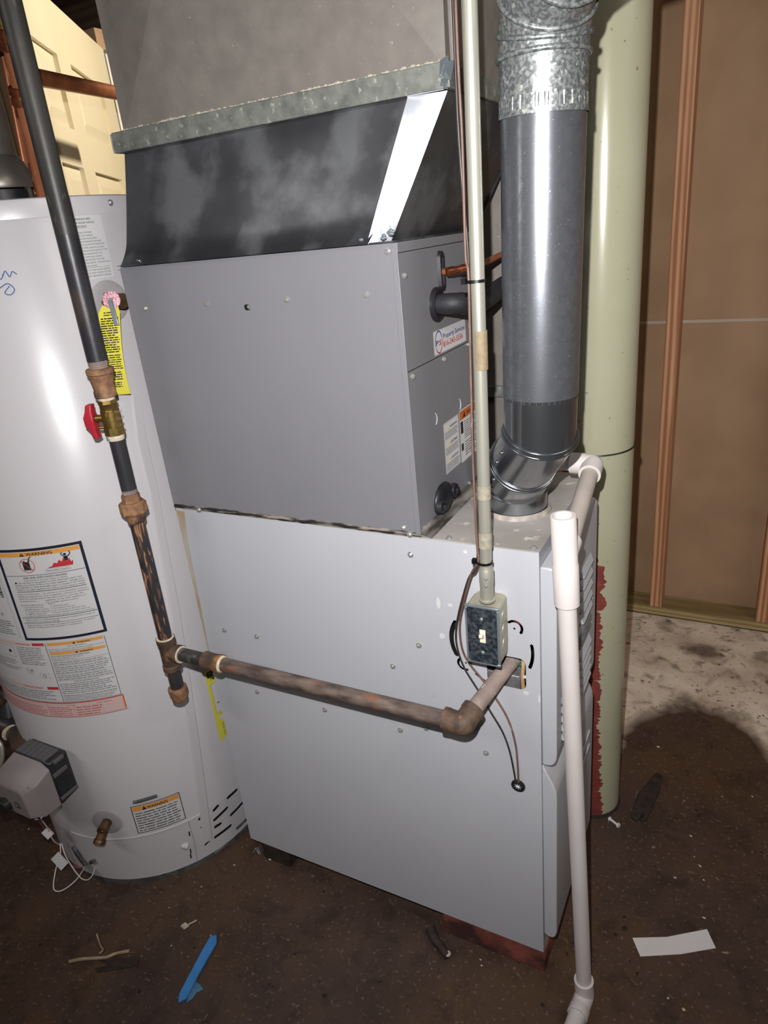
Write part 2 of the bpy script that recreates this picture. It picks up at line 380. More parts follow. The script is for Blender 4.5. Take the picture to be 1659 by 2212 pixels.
def arcslot(cx, cy, r, a0, a1, w, n=14):
    P = []
    for k in range(n+1):
        a = rad(a0+(a1-a0)*k/n); P.append((cx+(r+w)*math.cos(a), cy+(r+w)*math.sin(a)))
    e = (cx+r*math.cos(rad(a1)), cy+r*math.sin(rad(a1))); s_ = 1 if a1 > a0 else -1
    for k in range(1, 6):
        a = rad(a1)+s_*math.pi*k/6; P.append((e[0]+w*math.cos(a), e[1]+w*math.sin(a)))
    for k in range(n+1):
        a = rad(a1+(a0-a1)*k/n); P.append((cx+(r-w)*math.cos(a), cy+(r-w)*math.sin(a)))
    e = (cx+r*math.cos(rad(a0)), cy+r*math.sin(rad(a0)))
    for k in range(1, 6):
        a = rad(a0)+math.pi*s_+s_*math.pi*k/6; P.append((e[0]+w*math.cos(a), e[1]+w*math.sin(a)))
    return P
def capsule(cx, cy, L_, w, ang, n=6):
    P = []; c, s_ = math.cos(rad(ang)), math.sin(rad(ang))
    for e, a0 in ((1, -90), (-1, 90)):
        for k in range(n+1):
            a = rad(a0+180*k/n); x = e*L_/2+w/2*math.cos(a); y = w/2*math.sin(a); P.append((cx+x*c-y*s_, cy+x*s_+y*c))
    return P

class Sheet:
    """flat print: layers of filled shapes in a uv plane, mapped afterwards onto a plane or the curved tank"""
    def __init__(s, mats): s.mats = mats; s.L = []
    def shape(s, loops, mi, h): V, F = fill2d(loops); s.L.append((V, F, mi, h)); return s
    def poly(s, pts, mi, h=.0004): s.L.append(([(x, y, 0) for x, y in pts], [tuple(range(len(pts)))], mi, h)); return s
    def rect(s, x0, y0, x1, y1, mi, h=.0004): return s.poly([(x0, y0), (x1, y0), (x1, y1), (x0, y1)], mi, h)
    def frame(s, x0, y0, x1, y1, t, mi, h=.0004):
        s.rect(x0, y0, x1, y0+t, mi, h); s.rect(x0, y1-t, x1, y1, mi, h); s.rect(x0, y0+t, x0+t, y1-t, mi, h); s.rect(x1-t, y0+t, x1, y1-t, mi, h); return s
    def text(s, t, x, y, size, mi, width=None, align='L', bold=0.0, h=.0006, shear=0):
        V, F, x0, x1 = text2d(t, bold)
        if not V: return s
        sx = size
        if width: sx = width/max(1e-6, (x1-x0))
        w_ = (x1-x0)*sx; dx = x if align == 'L' else (x-w_/2 if align == 'C' else x-w_)
        s.L.append(([(dx+(v[0]-x0)*sx+shear*v[1]*size, y+v[1]*size, 0) for v in V], F, mi, h)); return s
    def greek(s, x0, y0, x1, y1, n, mi, fill=.5, h=.0006, rag=.25, seed=1):
        rn = random.Random(seed); dy = (y1-y0)/n
        for k in range(n):
            yy = y1-(k+.8)*dy; xe = x1-(x1-x0)*rag*rn.random()*(1 if k % 4 == 3 else .35); x = x0
            while x < xe:
                w_ = dy*rn.uniform(.8, 3.4); w_ = min(w_, xe-x)
                s.rect(x, yy, x+w_, yy+dy*fill*rn.uniform(.8, 1), mi, h); x += w_+dy*.35
        return s
    def out(s, name, parent, fn, cut=None, solid=0):
        mb = MB(); mb.keep = True
        for V, F, mi, h in s.L:
            if cut and (max(v[0] for v in V)-min(v[0] for v in V)) > cut*1.3:
                bm = bmesh.new(); bv = [bm.verts.new(v) for v in V]
                for f in F:
                    try: bm.faces.new([bv[i] for i in f])
                    except ValueError: pass
                xa = min(v[0] for v in V); xb = max(v[0] for v in V); x = xa+cut
                while x < xb:
                    bmesh.ops.bisect_plane(bm, geom=bm.verts[:]+bm.edges[:]+bm.faces[:], plane_co=(x, 0, 0), plane_no=(1, 0, 0), dist=1e-7); x += cut
                bm.verts.index_update(); V = [tuple(v.co) for v in bm.verts]; F = [tuple(v.index for v in f.verts) for f in bm.faces]; bm.free()
            mb.add([fn(v[0], v[1], h) for v in V], F, mi)
        return mb.build(name, s.mats, parent, smooth=0)
def plane_map(o, U_, V_):
    o = Vector(o); U_ = Vector(U_).normalized(); V_ = Vector(V_).normalized(); N_ = U_.cross(V_)
    return lambda x, y, h: o+U_*x+V_*y+N_*h
def sheetplate(name, loops, t, fn, m, parent, cut=None, flip=False):
    """a metal sheet with real holes: front at h=0, back at h=-t, mapped by fn"""
    V, F = fill2d(loops)
    bm = bmesh.new(); bv = [bm.verts.new(v) for v in V]
    for f in F:
        try: bm.faces.new([bv[i] for i in f])
        except ValueError: pass
    bmesh.ops.remove_doubles(bm, verts=bm.verts, dist=1e-7)
    if cut:
        xs = [v.co.x for v in bm.verts]; x = min(xs)+cut; xb = max(xs)
        while x < xb:
            bmesh.ops.bisect_plane(bm, geom=bm.verts[:]+bm.edges[:]+bm.faces[:], plane_co=(x, 0, 0), plane_no=(1, 0, 0), dist=1e-7); x += cut
    bm.verts.index_update()
    P = [(v.co.x, v.co.y) for v in bm.verts]; F = [tuple(v.index for v in f.verts) for f in bm.faces]
    E_ = [(e.verts[0].index, e.verts[1].index) for e in bm.edges if len(e.link_faces) == 1]; bm.free()
    n = len(P); mb = MB()
    mb.add([fn(x, y, 0) for x, y in P]+[fn(x, y, -t) for x, y in P], F+[tuple(i+n for i in reversed(f)) for f in F]+[(a, b, b+n, a+n) for a, b in E_])
    return mb.build(name, m, parent, smooth=30)
def hexscrew(parent, c, nrm, r=.0042, name='screw', m=None):
    mb = MB(); mb.lathe(c, nrm, [(0, r*1.25), (.0008, r*1.25), (.0009, r*.8)], 14, True); mb.lathe(c, nrm, [(.0009, r*.85), (.0035, r*.85), (.0042, r*.6)], 6, True, rot=random.random())
    return mb.build(name, m or SCREW, parent, smooth=25)
RAIL = mat('weathered_rail_paint', '#35312f', '#8d8580', rough=.6, scale=22, detail=9, bump=.3, bscale=120, stretch=(2.5, .5, 1), lo=.42, hi=.66)
RESID = mat('conduit_tape_residue', '#989484', '#857f70', rough=.6, scale=120, bump=.3)
PAN = {}
FZ = -.065      # floor level; the furnace cabinet's own bottom edge is z = 0
# ================================================================== THE SETTING
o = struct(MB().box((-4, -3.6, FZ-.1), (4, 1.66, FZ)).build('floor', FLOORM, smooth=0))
back = struct(MB().box((-2.6, 1.532, FZ), (4, 1.66, 2.5)).build('wall_back', KRAFT, smooth=0))
MB().box((-2.6, 1.5305, .9655), (4, 1.532, .9745)).build('board_joint', TAPE, back, smooth=0)['label'] = 'pale horizontal edge where two wallboard sheets meet'
sx0 = .720
for k in (-3, -2, -1, 0, 1, 2, 3, 4):
    x = sx0 + k*.342 if k != 0 else sx0
    MB().box((x, 1.437, FZ+.038), (x+.040, 1.532, 2.38)).build('stud', STUD, back, bevel=.0015)
MB().box((-1.0, 1.437, FZ+.004), (4, 1.532, FZ+.038)).build('sill_plate', PLATEW, back, bevel=.002)['label'] = 'yellowish treated sill board along the floor'
MB().box((-1.0, 1.441, FZ), (4, 1.528, FZ+.005)).build('sill_gasket', DARK, back, smooth=0)
MB().box((-1.0, 1.437, 2.38), (4, 1.532, 2.418)).build('top_plate', PLATEW, back, bevel=.002)
struct(MB().box((-2.7, -3.6, FZ), (-2.6, 1.66, 2.5)).build('wall_left', KRAFT, smooth=0))
struct(MB().box((4, -3.6, FZ), (4.1, 1.66, 2.5)).build('wall_right', KRAFT, smooth=0))
struct(MB().box((-2.7, -3.7, FZ), (4.1, -3.6, 2.5)).build('wall_front', KRAFT, smooth=0))
ceil = struct(MB().box((-2.7, -3.7, 2.42), (4.1, 1.66, 2.5)).build('ceiling', JOIST, smooth=0))
for k in range(9):
    x = -2.4 + k*.42
    MB().box((x, -3.55, 2.2), (x+.045, 1.52, 2.42)).build('joist', JOIST, ceil, bevel=.002)
struct(MB().box((-2.55, 1.30, 2.0), (-.25, 1.43, 2.195)).build('trim_2', JOIST, bevel=.004))

# door standing ajar beyond the water heater
HG = Vector((-1.027, 1.088, 0)); DD = Vector((.5502, -.8347, 0)).normalized(); DN = Vector((-DD.y, DD.x, 0))   # along the leaf, and its face normal
DN = Vector((.8347, .5502, 0))*1 if DN.x > 0 else -DN
DN = Vector((.8347, .5502, 0)).normalized()
def dpt(s_, n_, z): return HG + DD*s_ + DN*n_ + Vector((0, 0, z))
def dbox(mb, s0, s1, n0, n1, z0, z1):
    P = [dpt(a, b, z) for z in (z0, z1) for a, b in ((s0, n0), (s1, n0), (s1, n1), (s0, n1))]
    return mb.hexa(P)
S0_, W_, DZ0, DZ1 = .085, .895, FZ+.01, 1.948
door = MB()
dcam = (CAM-HG).dot(DN)
sg = 1 if dcam > 0 else -1
panels = []
for (a, b) in ((.22, .53), (.64, .82)):
    for (za, zb) in ((1.65, 1.82), (.95, 1.56), (.15, .83)): panels.append((a, b, za, zb))
loops = [[(S0_, DZ0), (W_, DZ0), (W_, DZ1), (S0_, DZ1)]] + [[(a, za), (b, za), (b, zb), (a, zb)] for a, b, za, zb in panels]
dmap = lambda x, y, h: dpt(x, sg*(.0175+h), y)
dr = sheetplate('door_1', loops, .012, dmap, CREAM, None); struct(dr)
mb = dbox(MB(), S0_, W_, -.0175, .0055, DZ0, DZ1)
mb.build('door_core', CREAM, dr, smooth=0)
for a, b, za, zb in panels:
    i = .035; mb = MB()
    P = [dmap(x, y, -.012) for x, y in ((a, za), (b, za), (b, zb), (a, zb))]
    Q = [dmap(x, y, -.003) for x, y in ((a+i, za+i), (b-i, za+i), (b-i, zb-i), (a+i, zb-i))]
    mb.add(P+Q, [(4, 5, 6, 7), (0, 1, 5, 4), (1, 2, 6, 5), (2, 3, 7, 6), (3, 0, 4, 7)]); mb.keep = True
    mb.build('door_panel', CREAM, dr, smooth=0)
# jamb the leaf hangs on
jb = MB(); jb.box((-1.10, 1.13, FZ), (-.985, 1.17, 1.978)); jb.box((-1.10, 1.122, FZ), (-1.055, 1.132, 1.965)); 
jamb = struct(jb.build('trim_1', WHITEP, bevel=.002))
mb = MB()
for z in (.2, .24, .28, 1.05, 1.09, 1.13, 1.70, 1.74, 1.78):
    mb.cyl((-1.02, 1.1301, z), (-1.02, 1.1285, z), .003, n=8)
mb.build('nail_hole', CHIPD, jamb)
struct(MB().box((-1.95, 1.14, FZ), (-1.101, 1.20, 2.05)).build('wall_side', KRAFT, smooth=0))

# ================================================================== FURNACE
D_, H_, W2 = .72, .873, .345
fur = thing('furnace', 'light grey upright furnace cabinet standing low on a brick under its front corner', 'furnace', (.36, .18, 0))
fmap = plane_map((0, 0, 0), (1, 0, 0), (0, 0, 1))
def xz(p_): return (p_[0], p_[2])
BC = xz((0.6359,0.0000,0.6923)); KC = xz((0.6790,0.0000,0.7346)); LC = xz((0.5906,0.0000,0.6464))
S1 = xz((0.6097,0.0000,0.6294)); S2 = xz((0.6289,0.0000,0.6181)); GC = xz((0.6786,0.0000,0.4115))
s_ang = math.degrees(math.atan2(S2[1]-S1[1], S2[0]-S1[0])); s_len = math.hypot(S2[0]-S1[0], S2[1]-S1[1])
holes = [rrect(.630, .618, .6965, .679, .012), arcslot(KC[0], KC[1], .0125, 135, -35, .0023), arcslot(BC[0], BC[1], .0722, 12, -22, .0028),
         arcslot(BC[0], BC[1], .0665, 150, 207, .0042), arcslot(LC[0], LC[1], .0118, 130, 290, .0023), capsule((S1[0]+S2[0])/2, (S1[1]+S2[1])/2, s_len, .0042, s_ang),
         circ(KC[0], KC[1]-.001, .002, 10), circ(LC[0]+.002, LC[1]+.002, .002, 10)]
sheetplate('side_panel', [[(0, 0), (D_, 0), (D_, H_), (0, H_)]]+holes, .0012, fmap, FURN, fur)
mb = MB()
mb.box((0, .0012, 0), (.0012, W2, H_)); mb.box((0, W2-.0012, 0), (D_, W2, H_)); mb.box((0, .0012, 0), (D_, W2, .0012))
mb.build('cabinet_shell', FURN, fur, smooth=0)
MB().box((0, -.0006, H_), (D_, W2, H_+.0018)).build('top_panel', DUSTY, fur, bevel=.0006)['label'] = 'dusty top sheet of the cabinet'
MB().box((.7188, .0012, 0), (D_, W2-.0012, H_)).build('front_frame', FURN, fur, smooth=0)
# insides seen through the cut-outs
mb = MB(); mb.box((.50, .10, .50), (.715, .104, .85)); mb.box((.50, .02, .60), (.56, .10, .85)); mb.build('inner_plate', DARK, fur, smooth=0)
mb = MB(); mb.box((.60, .012, .600), (.682, .06, .634)); mb.build('transformer', INNER, fur, bevel=.002)
mb = MB(); mb.hexa([(.655,.03,.634),(.661,.03,.634),(.675,.04,.634),(.669,.04,.634),(.672,.03,.69),(.678,.03,.69),(.69,.04,.69),(.684,.04,.69)])
mb.box((.630, .03, .634), (.686, .05, .69)); mb.build('bracket', INNER, fur, bevel=.001)
MB().tube([(.686, .018, .69), (.6875, .016, .66), (.685, .018, .63), (.684, .024, .60)], .0034, 10).build('inner_cable', WIRET, fur)
MB().tube([(.668, .02, .662), (.677, .016, .655), (.684, .022, .648)], .0011, 8).build('ground_wire', WIREG, fur)
MB().tube([(.692, .02, .64), (.694, .015, .63), (.690, .02, .61)], .0009, 8).build('ground_wire', WIREG, fur)
MB().cyl((.6895, .012, .636), (.6935, .016, .633), .0028, n=10).build('wire_nut', CARD, fur)
MB().cyl((.666, .012, .752), (.690, .012, .740), .006, n=12).build('inner_tube', REDP, fur)
# paint drips and chips that sit on the panel
for i, (q, a, b) in enumerate([((0.6956,0.0000,0.6138), .006, .004), ((0.7178,-0.0000,0.6077), .0025, .010), ((0.5501,0.0000,0.7570), .004, .012), ((0.5523,0.0000,0.6935), .006, .006), ((0.5707,-0.0000,0.7572), .005, .003), ((0.6030,0.0000,0.8590), .004, .004)]):
    pts = [(q[0]+a*(.7+.3*random.random())*math.cos(t*math.pi/5), -.0004, q[2]+b*(.7+.3*random.random())*math.sin(t*math.pi/5)) for t in range(10)]
    mm = MB(); mm.add(pts+[(x, 0, z) for x, y, z in pts], [tuple(range(10))]+[(k, (k+1) % 10, (k+1) % 10+10, k+10) for k in range(10)]); mm.build('paint_chip', PAPERW, fur, smooth=0)
for px in [(0.0603,-0.0000,0.6054), (0.1440,0.0000,0.6073), (0.5069,0.0000,0.6652), (0.4506,0.0000,0.6086), (0.2839,0.0000,0.4653), (0.4517,-0.0000,0.4648), (0.5067,0.0000,0.4856), (0.6209,0.0000,0.4653), (0.5066,0.0000,0.8408), (0.1159,0.0000,0.4653), (0.0652,-0.0040,0.8771), (0.5103,-0.0040,0.8798)]:
    hexscrew(fur, px, (0, -1, 0), .0042)
for px in [(0.5735,0.0078,0.8750), (0.7094,0.0098,0.8750)]:
    hexscrew(fur, (px[0], px[1], .8748), (0, 0, 1), .0045)
# rubber grommet where the cables enter
gr = MB().lathe((GC[0], 0, GC[1]), (0, -1, 0), [(0, .0125), (.003, .0125), (.0036, .011), (.0036, .0)], 24).build('grommet', RUBBER, fur)
st = MB()
for k in range(8):
    a = 2*math.pi*k/8+.2; c, s_ = math.cos(a), math.sin(a); l = .0075
    st.add([(GC[0]-.0012*s_, -.0038, GC[1]+.0012*c), (GC[0]+l*c, -.0044, GC[1]+l*s_), (GC[0]+.0012*s_, -.0038, GC[1]-.0012*c), (GC[0], -.0048, GC[1])], [(0, 1, 3), (1, 2, 3)])
st.build('grommet_slits', PAPERW, gr, smooth=0)
# front doors, bevelled all round
def fdoor(name, prof):
    y0, y1 = .002, .300; n = len(prof)
    mb = MB(); mb.add([(x, y0, z) for x, z in prof]+[(x, y1, z) for x, z in prof], [tuple(range(n)), tuple(reversed(range(n, 2*n)))]+[(i, (i+1) % n, (i+1) % n+n, i+n) for i in range(n)])
    return mb.build(name, DOORP, fur, bevel=.0025, seg=2, smooth=30)
ud = fdoor('upper_door', [(.7202, .470), (.732, .470), (.738, .4725), (.7425, .478), (.745, .487), (.7455, .50), (.7455, .836), (.7445, .842), (.741, .8465), (.735, .848), (.7202, .848)])
ld = fdoor('lower_door', [(.7202, .052), (.730, .047), (.738, .048), (.743, .054), (.7455, .066), (.7455, .405), (.744, .418), (.739, .432), (.730, .450), (.7245, .462), (.7202, .466)])
def louver(z, y0, y1, par):
    h, pr_ = .014, .0065
    mb = MB(); x = .7455
    mb.add([(x, y0, z+h/2), (x, y1, z+h/2), (x+pr_, y1-.004, z-h/2), (x+pr_, y0+.004, z-h/2), (x, y0, z-h/2), (x, y1, z-h/2)], [(0, 3, 2, 1), (0, 4, 3), (1, 2, 5)])
    return mb.build('louver', DOORP, par, smooth=0, solid=.0008)
for (ya, yb) in ((.165, .245), (.035, .115)):
    for z in (.755, .732, .709, .686, .663): louver(z, ya, yb, ud)
    for z in (.585, .566, .547, .528, .509): louver(z, ya, yb, ud)
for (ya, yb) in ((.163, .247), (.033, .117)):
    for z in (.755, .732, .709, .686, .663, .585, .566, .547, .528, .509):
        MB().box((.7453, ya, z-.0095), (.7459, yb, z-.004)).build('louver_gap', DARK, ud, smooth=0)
ep = MB().box((.7455, .160, .605), (.7485, .250, .632)).build('emblem_plate', PLATEE, ud, bevel=.001)
mb = MB()
for k in range(9): mb.box((.7485, .166+k*.0085, .610+.002*(k % 2)), (.7498, .166+k*.0085+.0055, .627-.002*(k % 3)))
mb.build('emblem_relief', INNER, ep, bevel=.0006)
for q in ((.7455, .262, .64), (.7455, .275, .65), (.7455, .268, .60), (.7455, .272, .55), (.7455, .27, .50)): MB().sphere(q, .0022, 8, (.3, 1, 1)).build('paint_speck', PAPERW, ud)
for z in (.345, .31): MB().box((.7455, .10, z-.005), (.7495, .26, z+.004)).build('door_rib', DOORP, ld, bevel=.002)
# rust-stained upper rear corner (old water run)
mb = MB(); pts = [(.0004, .868), (.022, .867), (.013, .80), (.010, .70), (.006, .60), (.003, .52), (.0004, .48)]
mb.add([(x, -.0003, z) for x, z in pts], [tuple(range(7))]); mb.keep = True
STAIN = mat('tan_water_stain', '#a08c70', '#aaa49c', rough=.6, scale=25)
mb.build('stain', STAIN, fur, smooth=0)

brick = MB().box((.503, .004, FZ), (.722, .10, -.001)).build('brick', BRICK, bevel=.004)
tag(brick, 'worn red brick lying under the front corner of the furnace', 'brick')
tag(MB().box((.02, .24, FZ), (.24, .34, -.001)).build('brick', BRICK, bevel=.004), 'red brick hidden under the rear far corner of the furnace', 'brick')
tag(MB().box((.02, .01, FZ), (.10, .16, -.001)).build('wood_shim', CHAR, bevel=.002), 'dark wooden block under the rear near corner of the furnace', 'block')

# ================================================================== EVAPORATOR COIL CABINET
CW, CH = .5286, 1.318
coil = thing('coil_cabinet', 'darker grey cooling coil cabinet sitting on top of the furnace', 'coil cabinet', (.26, .15, .886))
cz0 = .884
slot_c = xz((0.2570,-0.0012,1.2428))
cm = plane_map((0, -.0012, 0), (1, 0, 0), (0, 0, 1))
sheetplate('front_panel', [rrect(-.0014, cz0-.004, .5286, CH, .004, 3), rrect(slot_c[0]-.0065, slot_c[1]-.0045, slot_c[0]+.0065, slot_c[1]+.0045, .004, 4)], .0012, cm, COIL, coil)
MB().box((.5200, -.0022, cz0-.004), (.5292, -.0012, CH)).build('folded_edge', COIL, coil, bevel=.0008)
mb = MB(); mb.box((slot_c[0]-.012, .006, slot_c[1]-.01), (slot_c[0]+.012, .008, slot_c[1]+.01)); mb.build('slot_back', DARK, coil, smooth=0)
hexscrew(coil, (slot_c[0]-.001, .006, slot_c[1]), (0, -1, 0), .003)
CWD = .335
mb = MB(); mb.box((0, .0005, cz0), (.0012, CWD, CH)); mb.box((0, CWD-.0012, cz0), (.522, CWD, CH)); mb.box((0, .0005, CH-.0012), (.524, CWD, CH)); mb.box((0, .0005, cz0), (.522, CWD, cz0+.001))
mb.build('cabinet_shell', COIL, coil, smooth=0)
def yz(p_): return (p_[1], p_[2])
SX = .5250
sm = plane_map((SX, 0, 0), (0, 1, 0), (0, 0, 1))
seam = 1.0 * ((0.5250,0.0096,1.1387))[2]
slotL = yz((0.5250,0.1518,1.2667)); ringS = yz((0.5250,0.1272,1.2194)); capS = yz((0.5250,0.1036,0.9026))
top_s = CH-.014
sheetplate('upper_side_panel', [[(.001, seam+.0008), (CWD, seam+.0008), (CWD, top_s), (.001, top_s)], capsule(slotL[0], slotL[1], .038, .014, 90), circ(ringS[0]+.001, ringS[1], .020, 24)], .001, sm, COIL, coil)
sheetplate('lower_side_panel', [[(.001, cz0), (CWD, cz0), (CWD, seam-.0008), (.001, seam-.0008)]], .001, sm, COIL, coil)
MB().box((.5235, .001, top_s+.001), (.5285, CWD, CH)).build('top_flange', COIL, coil, bevel=.001)
MB().box((.515, .004, seam-.02), (.5235, CWD-.002, seam+.02)).build('seam_backing', DARK, coil, smooth=0)
MB().box((.505, .02, 1.15), (.506, .2, 1.30)).build('inner_baffle', DARK, coil, smooth=0)
for px in [(0.5150,-0.0022,1.3078), (0.0380,-0.0012,1.2495), (0.1764,-0.0012,1.2517), (0.3352,-0.0012,1.2515), (0.4742,-0.0012,1.2520), (0.4990,-0.0012,0.8888)]:
    hexscrew(coil, px, (0, -1, 0), .0042)
for px in [(0.5250,0.0218,1.2733), (0.5250,0.0225,1.1297), (0.5250,0.1448,1.1306), (0.5250,0.0219,0.8809), (0.5250,0.2259,0.8836), (0.5250,0.1558,0.8812), (0.5250,0.2710,1.2927), (0.5250,0.2601,1.1335)]:
    hexscrew(coil, px, (1, 0, 0), .0042)
# grommets
g1 = MB()
oo = capsule(0, 0, .041, .020, 90, 8); ii = capsule(0, 0, .037, .009, 90, 8); n = len(oo)
ring = [sm(slotL[0]+x, slotL[1]+y, .0) for x, y in oo]+[sm(slotL[0]+x*.9, slotL[1]+y*.97, .005) for x, y in oo]+[sm(slotL[0]+x, slotL[1]+y, .005) for x, y in ii]+[sm(slotL[0]+x, slotL[1]+y, -.012) for x, y in ii]
g1.add(ring, [(a*n+i, a*n+(i+1) % n, (a+1)*n+(i+1) % n, (a+1)*n+i) for a in range(3) for i in range(n)])
g1.build('slot_grommet', RUBBER, coil)
g2 = MB(); g2.lathe((SX, ringS[0], ringS[1]), (1, 0, 0), [(0, .0265), (.004, .0265), (.007, .023), (.006, .017), (-.004, .0165)], 28, False).build('round_grommet', RUBBER, coil)
# drain pan cap at the foot of the side panel
q0 = (0.5260,0.0764,0.8990); q1 = (0.5260,0.1332,0.9059)
mb = MB(); mb.sphere((.527, (q0[1]+q1[1])/2-.004, (q0[2]+q1[2])/2-.001), .037, 24, (.30, 1.0, .80))
cap_ = mb.build('drain_pan_boss', RUBBER, coil)
mb = MB(); mb.lathe((.53, q0[1]-.003, q0[2]), (1, 0, 0), [(0, .013), (.009, .0125), (.009, 0)], 12); mb.box((.539, q0[1]-.009, q0[2]-.005), (.545, q0[1]+.003, q0[2]+.005)); mb.build('drain_plug', RUBBER, cap_, bevel=.001)
mb = MB(); mb.lathe((.53, q1[1], q1[2]), (1, 0, 0), [(0, .013), (.008, .0125), (.008, 0)], 12); mb.box((.538, q1[1]-.005, q1[2]-.005), (.543, q1[1]+.005, q1[2]+.005)); mb.build('drain_plug', RUBBER, cap_, bevel=.001)
# knock-out marks: raised crescents
for c_ in ((0.5250,0.0898,1.0438), (0.5250,0.1952,1.0408)):
    mb = MB(); mb.tube([sm(c_[1]+.011*math.cos(rad(a)), c_[2]+.011*math.sin(rad(a)), .0003) for a in range(-60, 75, 15)], .0006, 6, 3)
    mb.build('knockout_mark', PAPERW, coil)
# service sticker with phone number
LB = [PAPERW, INKK, INKBL, INKR, INKOD, INKG]
a0 = (0.5252,0.1072,1.1800); a1 = (0.5252,0.2463,1.1834); a2 = (0.5252,0.1063,1.1427)
w_ = a1[1]-a0[1]; h_ = a0[2]-a2[2]
s = Sheet(LB); s.shape([rrect(0, 0, w_, h_, .003)], 0, .0002)
s.text('Property Services', w_*.27, h_*.56, h_*.3, 2, width=w_*.69, bold=.012)
s.text('816-343-5556', w_*.27, h_*.20, h_*.34, 3, width=w_*.62, bold=.012)
cx_, cy_, R_ = w_*.145, h_*.50, w_*.105
s.shape([[(cx_+R_*math.cos(rad(a)), cy_+R_*1.25*math.sin(rad(a))) for a in range(20, 205, 12)]+[(cx_+R_*.86*math.cos(rad(a)), cy_+R_*1.1*math.sin(rad(a))) for a in range(200, 15, -12)]], 2, .0005)
s.shape([[(cx_+R_*math.cos(rad(a)), cy_+R_*1.25*math.sin(rad(a))) for a in range(205, 380, 12)]+[(cx_+R_*.86*math.cos(rad(a)), cy_+R_*1.1*math.sin(rad(a))) for a in range(375, 200, -12)]], 3, .0005)
s.text('P', cx_-R_*.8, cy_-h_*.12, h_*.3, 2, width=R_*.62, bold=.02, h=.0008); s.text('S', cx_-R_*.02, cy_-h_*.14, h_*.3, 3, width=R_*.66, bold=.02, h=.0008)
s.out('service_sticker', coil, plane_map((.5252, a0[1], a2[2]), (0, 1, 0), (0, 0, 1)))['label'] = 'white service sticker reading Property Services 816-343-5556'
# warning labels on the lower side panel
b0 = (0.5252,0.1234,1.0264); b1 = (0.5252,0.1923,1.0242); b2 = (0.5252,0.1211,0.9368)
w_ = b1[1]-b0[1]-.001; h_ = b0[2]-b2[2]
s = Sheet([PAPERW, INKK, YEL, INKG]); s.shape([rrect(0, 0, w_, h_, .002)], 0, .0002); s.frame(.0015, .0015, w_-.0015, h_-.0015, .0004, 1)
for k, t in enumerate(('WARNING', 'AVERTISSEMENT', 'ADVERTENCIA')):
    y1 = h_-.004-k*(h_-.006)/3; s.poly([(w_*.22, y1-.010), (w_*.36, y1-.010), (w_*.29, y1-.003)], 2, .0005); s.text(t, w_*.38, y1-.009, .006, 1, width=w_*.5, bold=.01)
    s.greek(.004, y1-(h_-.006)/3+.002, w_-.004, y1-.012, 6, 1, fill=.35, seed=k)
s.out('warning_label', coil, plane_map((.5252, b0[1], b2[2]), (0, 1, 0), (0, 0, 1)))['label'] = 'white three-language warning label'
c0 = (0.5252,0.1952,1.0292); c2 = (0.5252,0.1947,0.9335)
w_ = .083; h_ = c0[2]-c2[2]
s = Sheet([PAPERW, INKK, INKOD, INKG]); s.shape([rrect(0, 0, w_, h_, .002)], 0, .0002); s.rect(.002, h_-.018, w_-.002, h_-.002, 2, .0004)
s.poly([(w_*.2, h_-.016), (w_*.36, h_-.016), (w_*.28, h_-.004)], 1, .0006); s.text('WARNING', w_*.4, h_-.014, .010, 1, width=w_*.42, bold=.02)
s.rect(.004, h_*.55, .016, h_*.78, 1, .0004); s.greek(.021, h_*.42, w_-.004, h_-.022, 9, 1, fill=.35, seed=5); s.rect(.004, h_*.22, .014, h_*.36, 1, .0004); s.greek(.021, .008, w_-.004, h_*.38, 6, 1, fill=.35, seed=8)
s.out('warning_label', coil, plane_map((.5252, c0[1], c2[2]), (0, 1, 0), (0, 0, 1)))['label'] = 'white warning label with an orange heading'
# black mastic along the joint between coil and furnace
mb = MB(); N_ = 46
def strip(pts_lo, pts_hi, out):
    vs = []; 
    for i in range(N_+1):
        t = i/N_; lo = Vector(pts_lo[0]).lerp(Vector(pts_lo[1]), t); hi = Vector(pts_hi[0]).lerp(Vector(pts_hi[1]), t); o_ = Vector(out)
        j = lambda a: random.uniform(-a, a)
        vs += [lo+Vector((0, 0, j(.0008))), lo.lerp(hi, .35)+o_*random.uniform(.4, 1.1), lo.lerp(hi, .7)+o_*random.uniform(.3, .9), hi+Vector((0, 0, j(.0008)))]
    mb.add(vs, [(4*i+k, 4*i+4+k, 4*i+5+k, 4*i+1+k) for i in range(N_) for k in range(3)])
strip([(.0, -.0008, .8735), (.530, -.0008, .8745)], [(.0, -.0008, .8835), (.530, -.0008, .8845)], (0, -.0022, 0))
tag(mb.build('joint_sealant', MASTIC, smooth=80), 'rough black and tan sealant bead between coil cabinet and furnace', 'sealant')
mb = MB(); mb.box((.0, .0, .8750), (.5255, CWD, .8838)); mb.add([(.5255, -.001, .884), (.5255, CWD, .884), (.5475, CWD, .8753), (.5475, -.001, .8753)], [(0, 1, 2, 3)])
tag(mb.build('base_rail', RAIL, smooth=0), 'weathered dark rail under the coil cabinet, sloping out at its right side', 'rail')

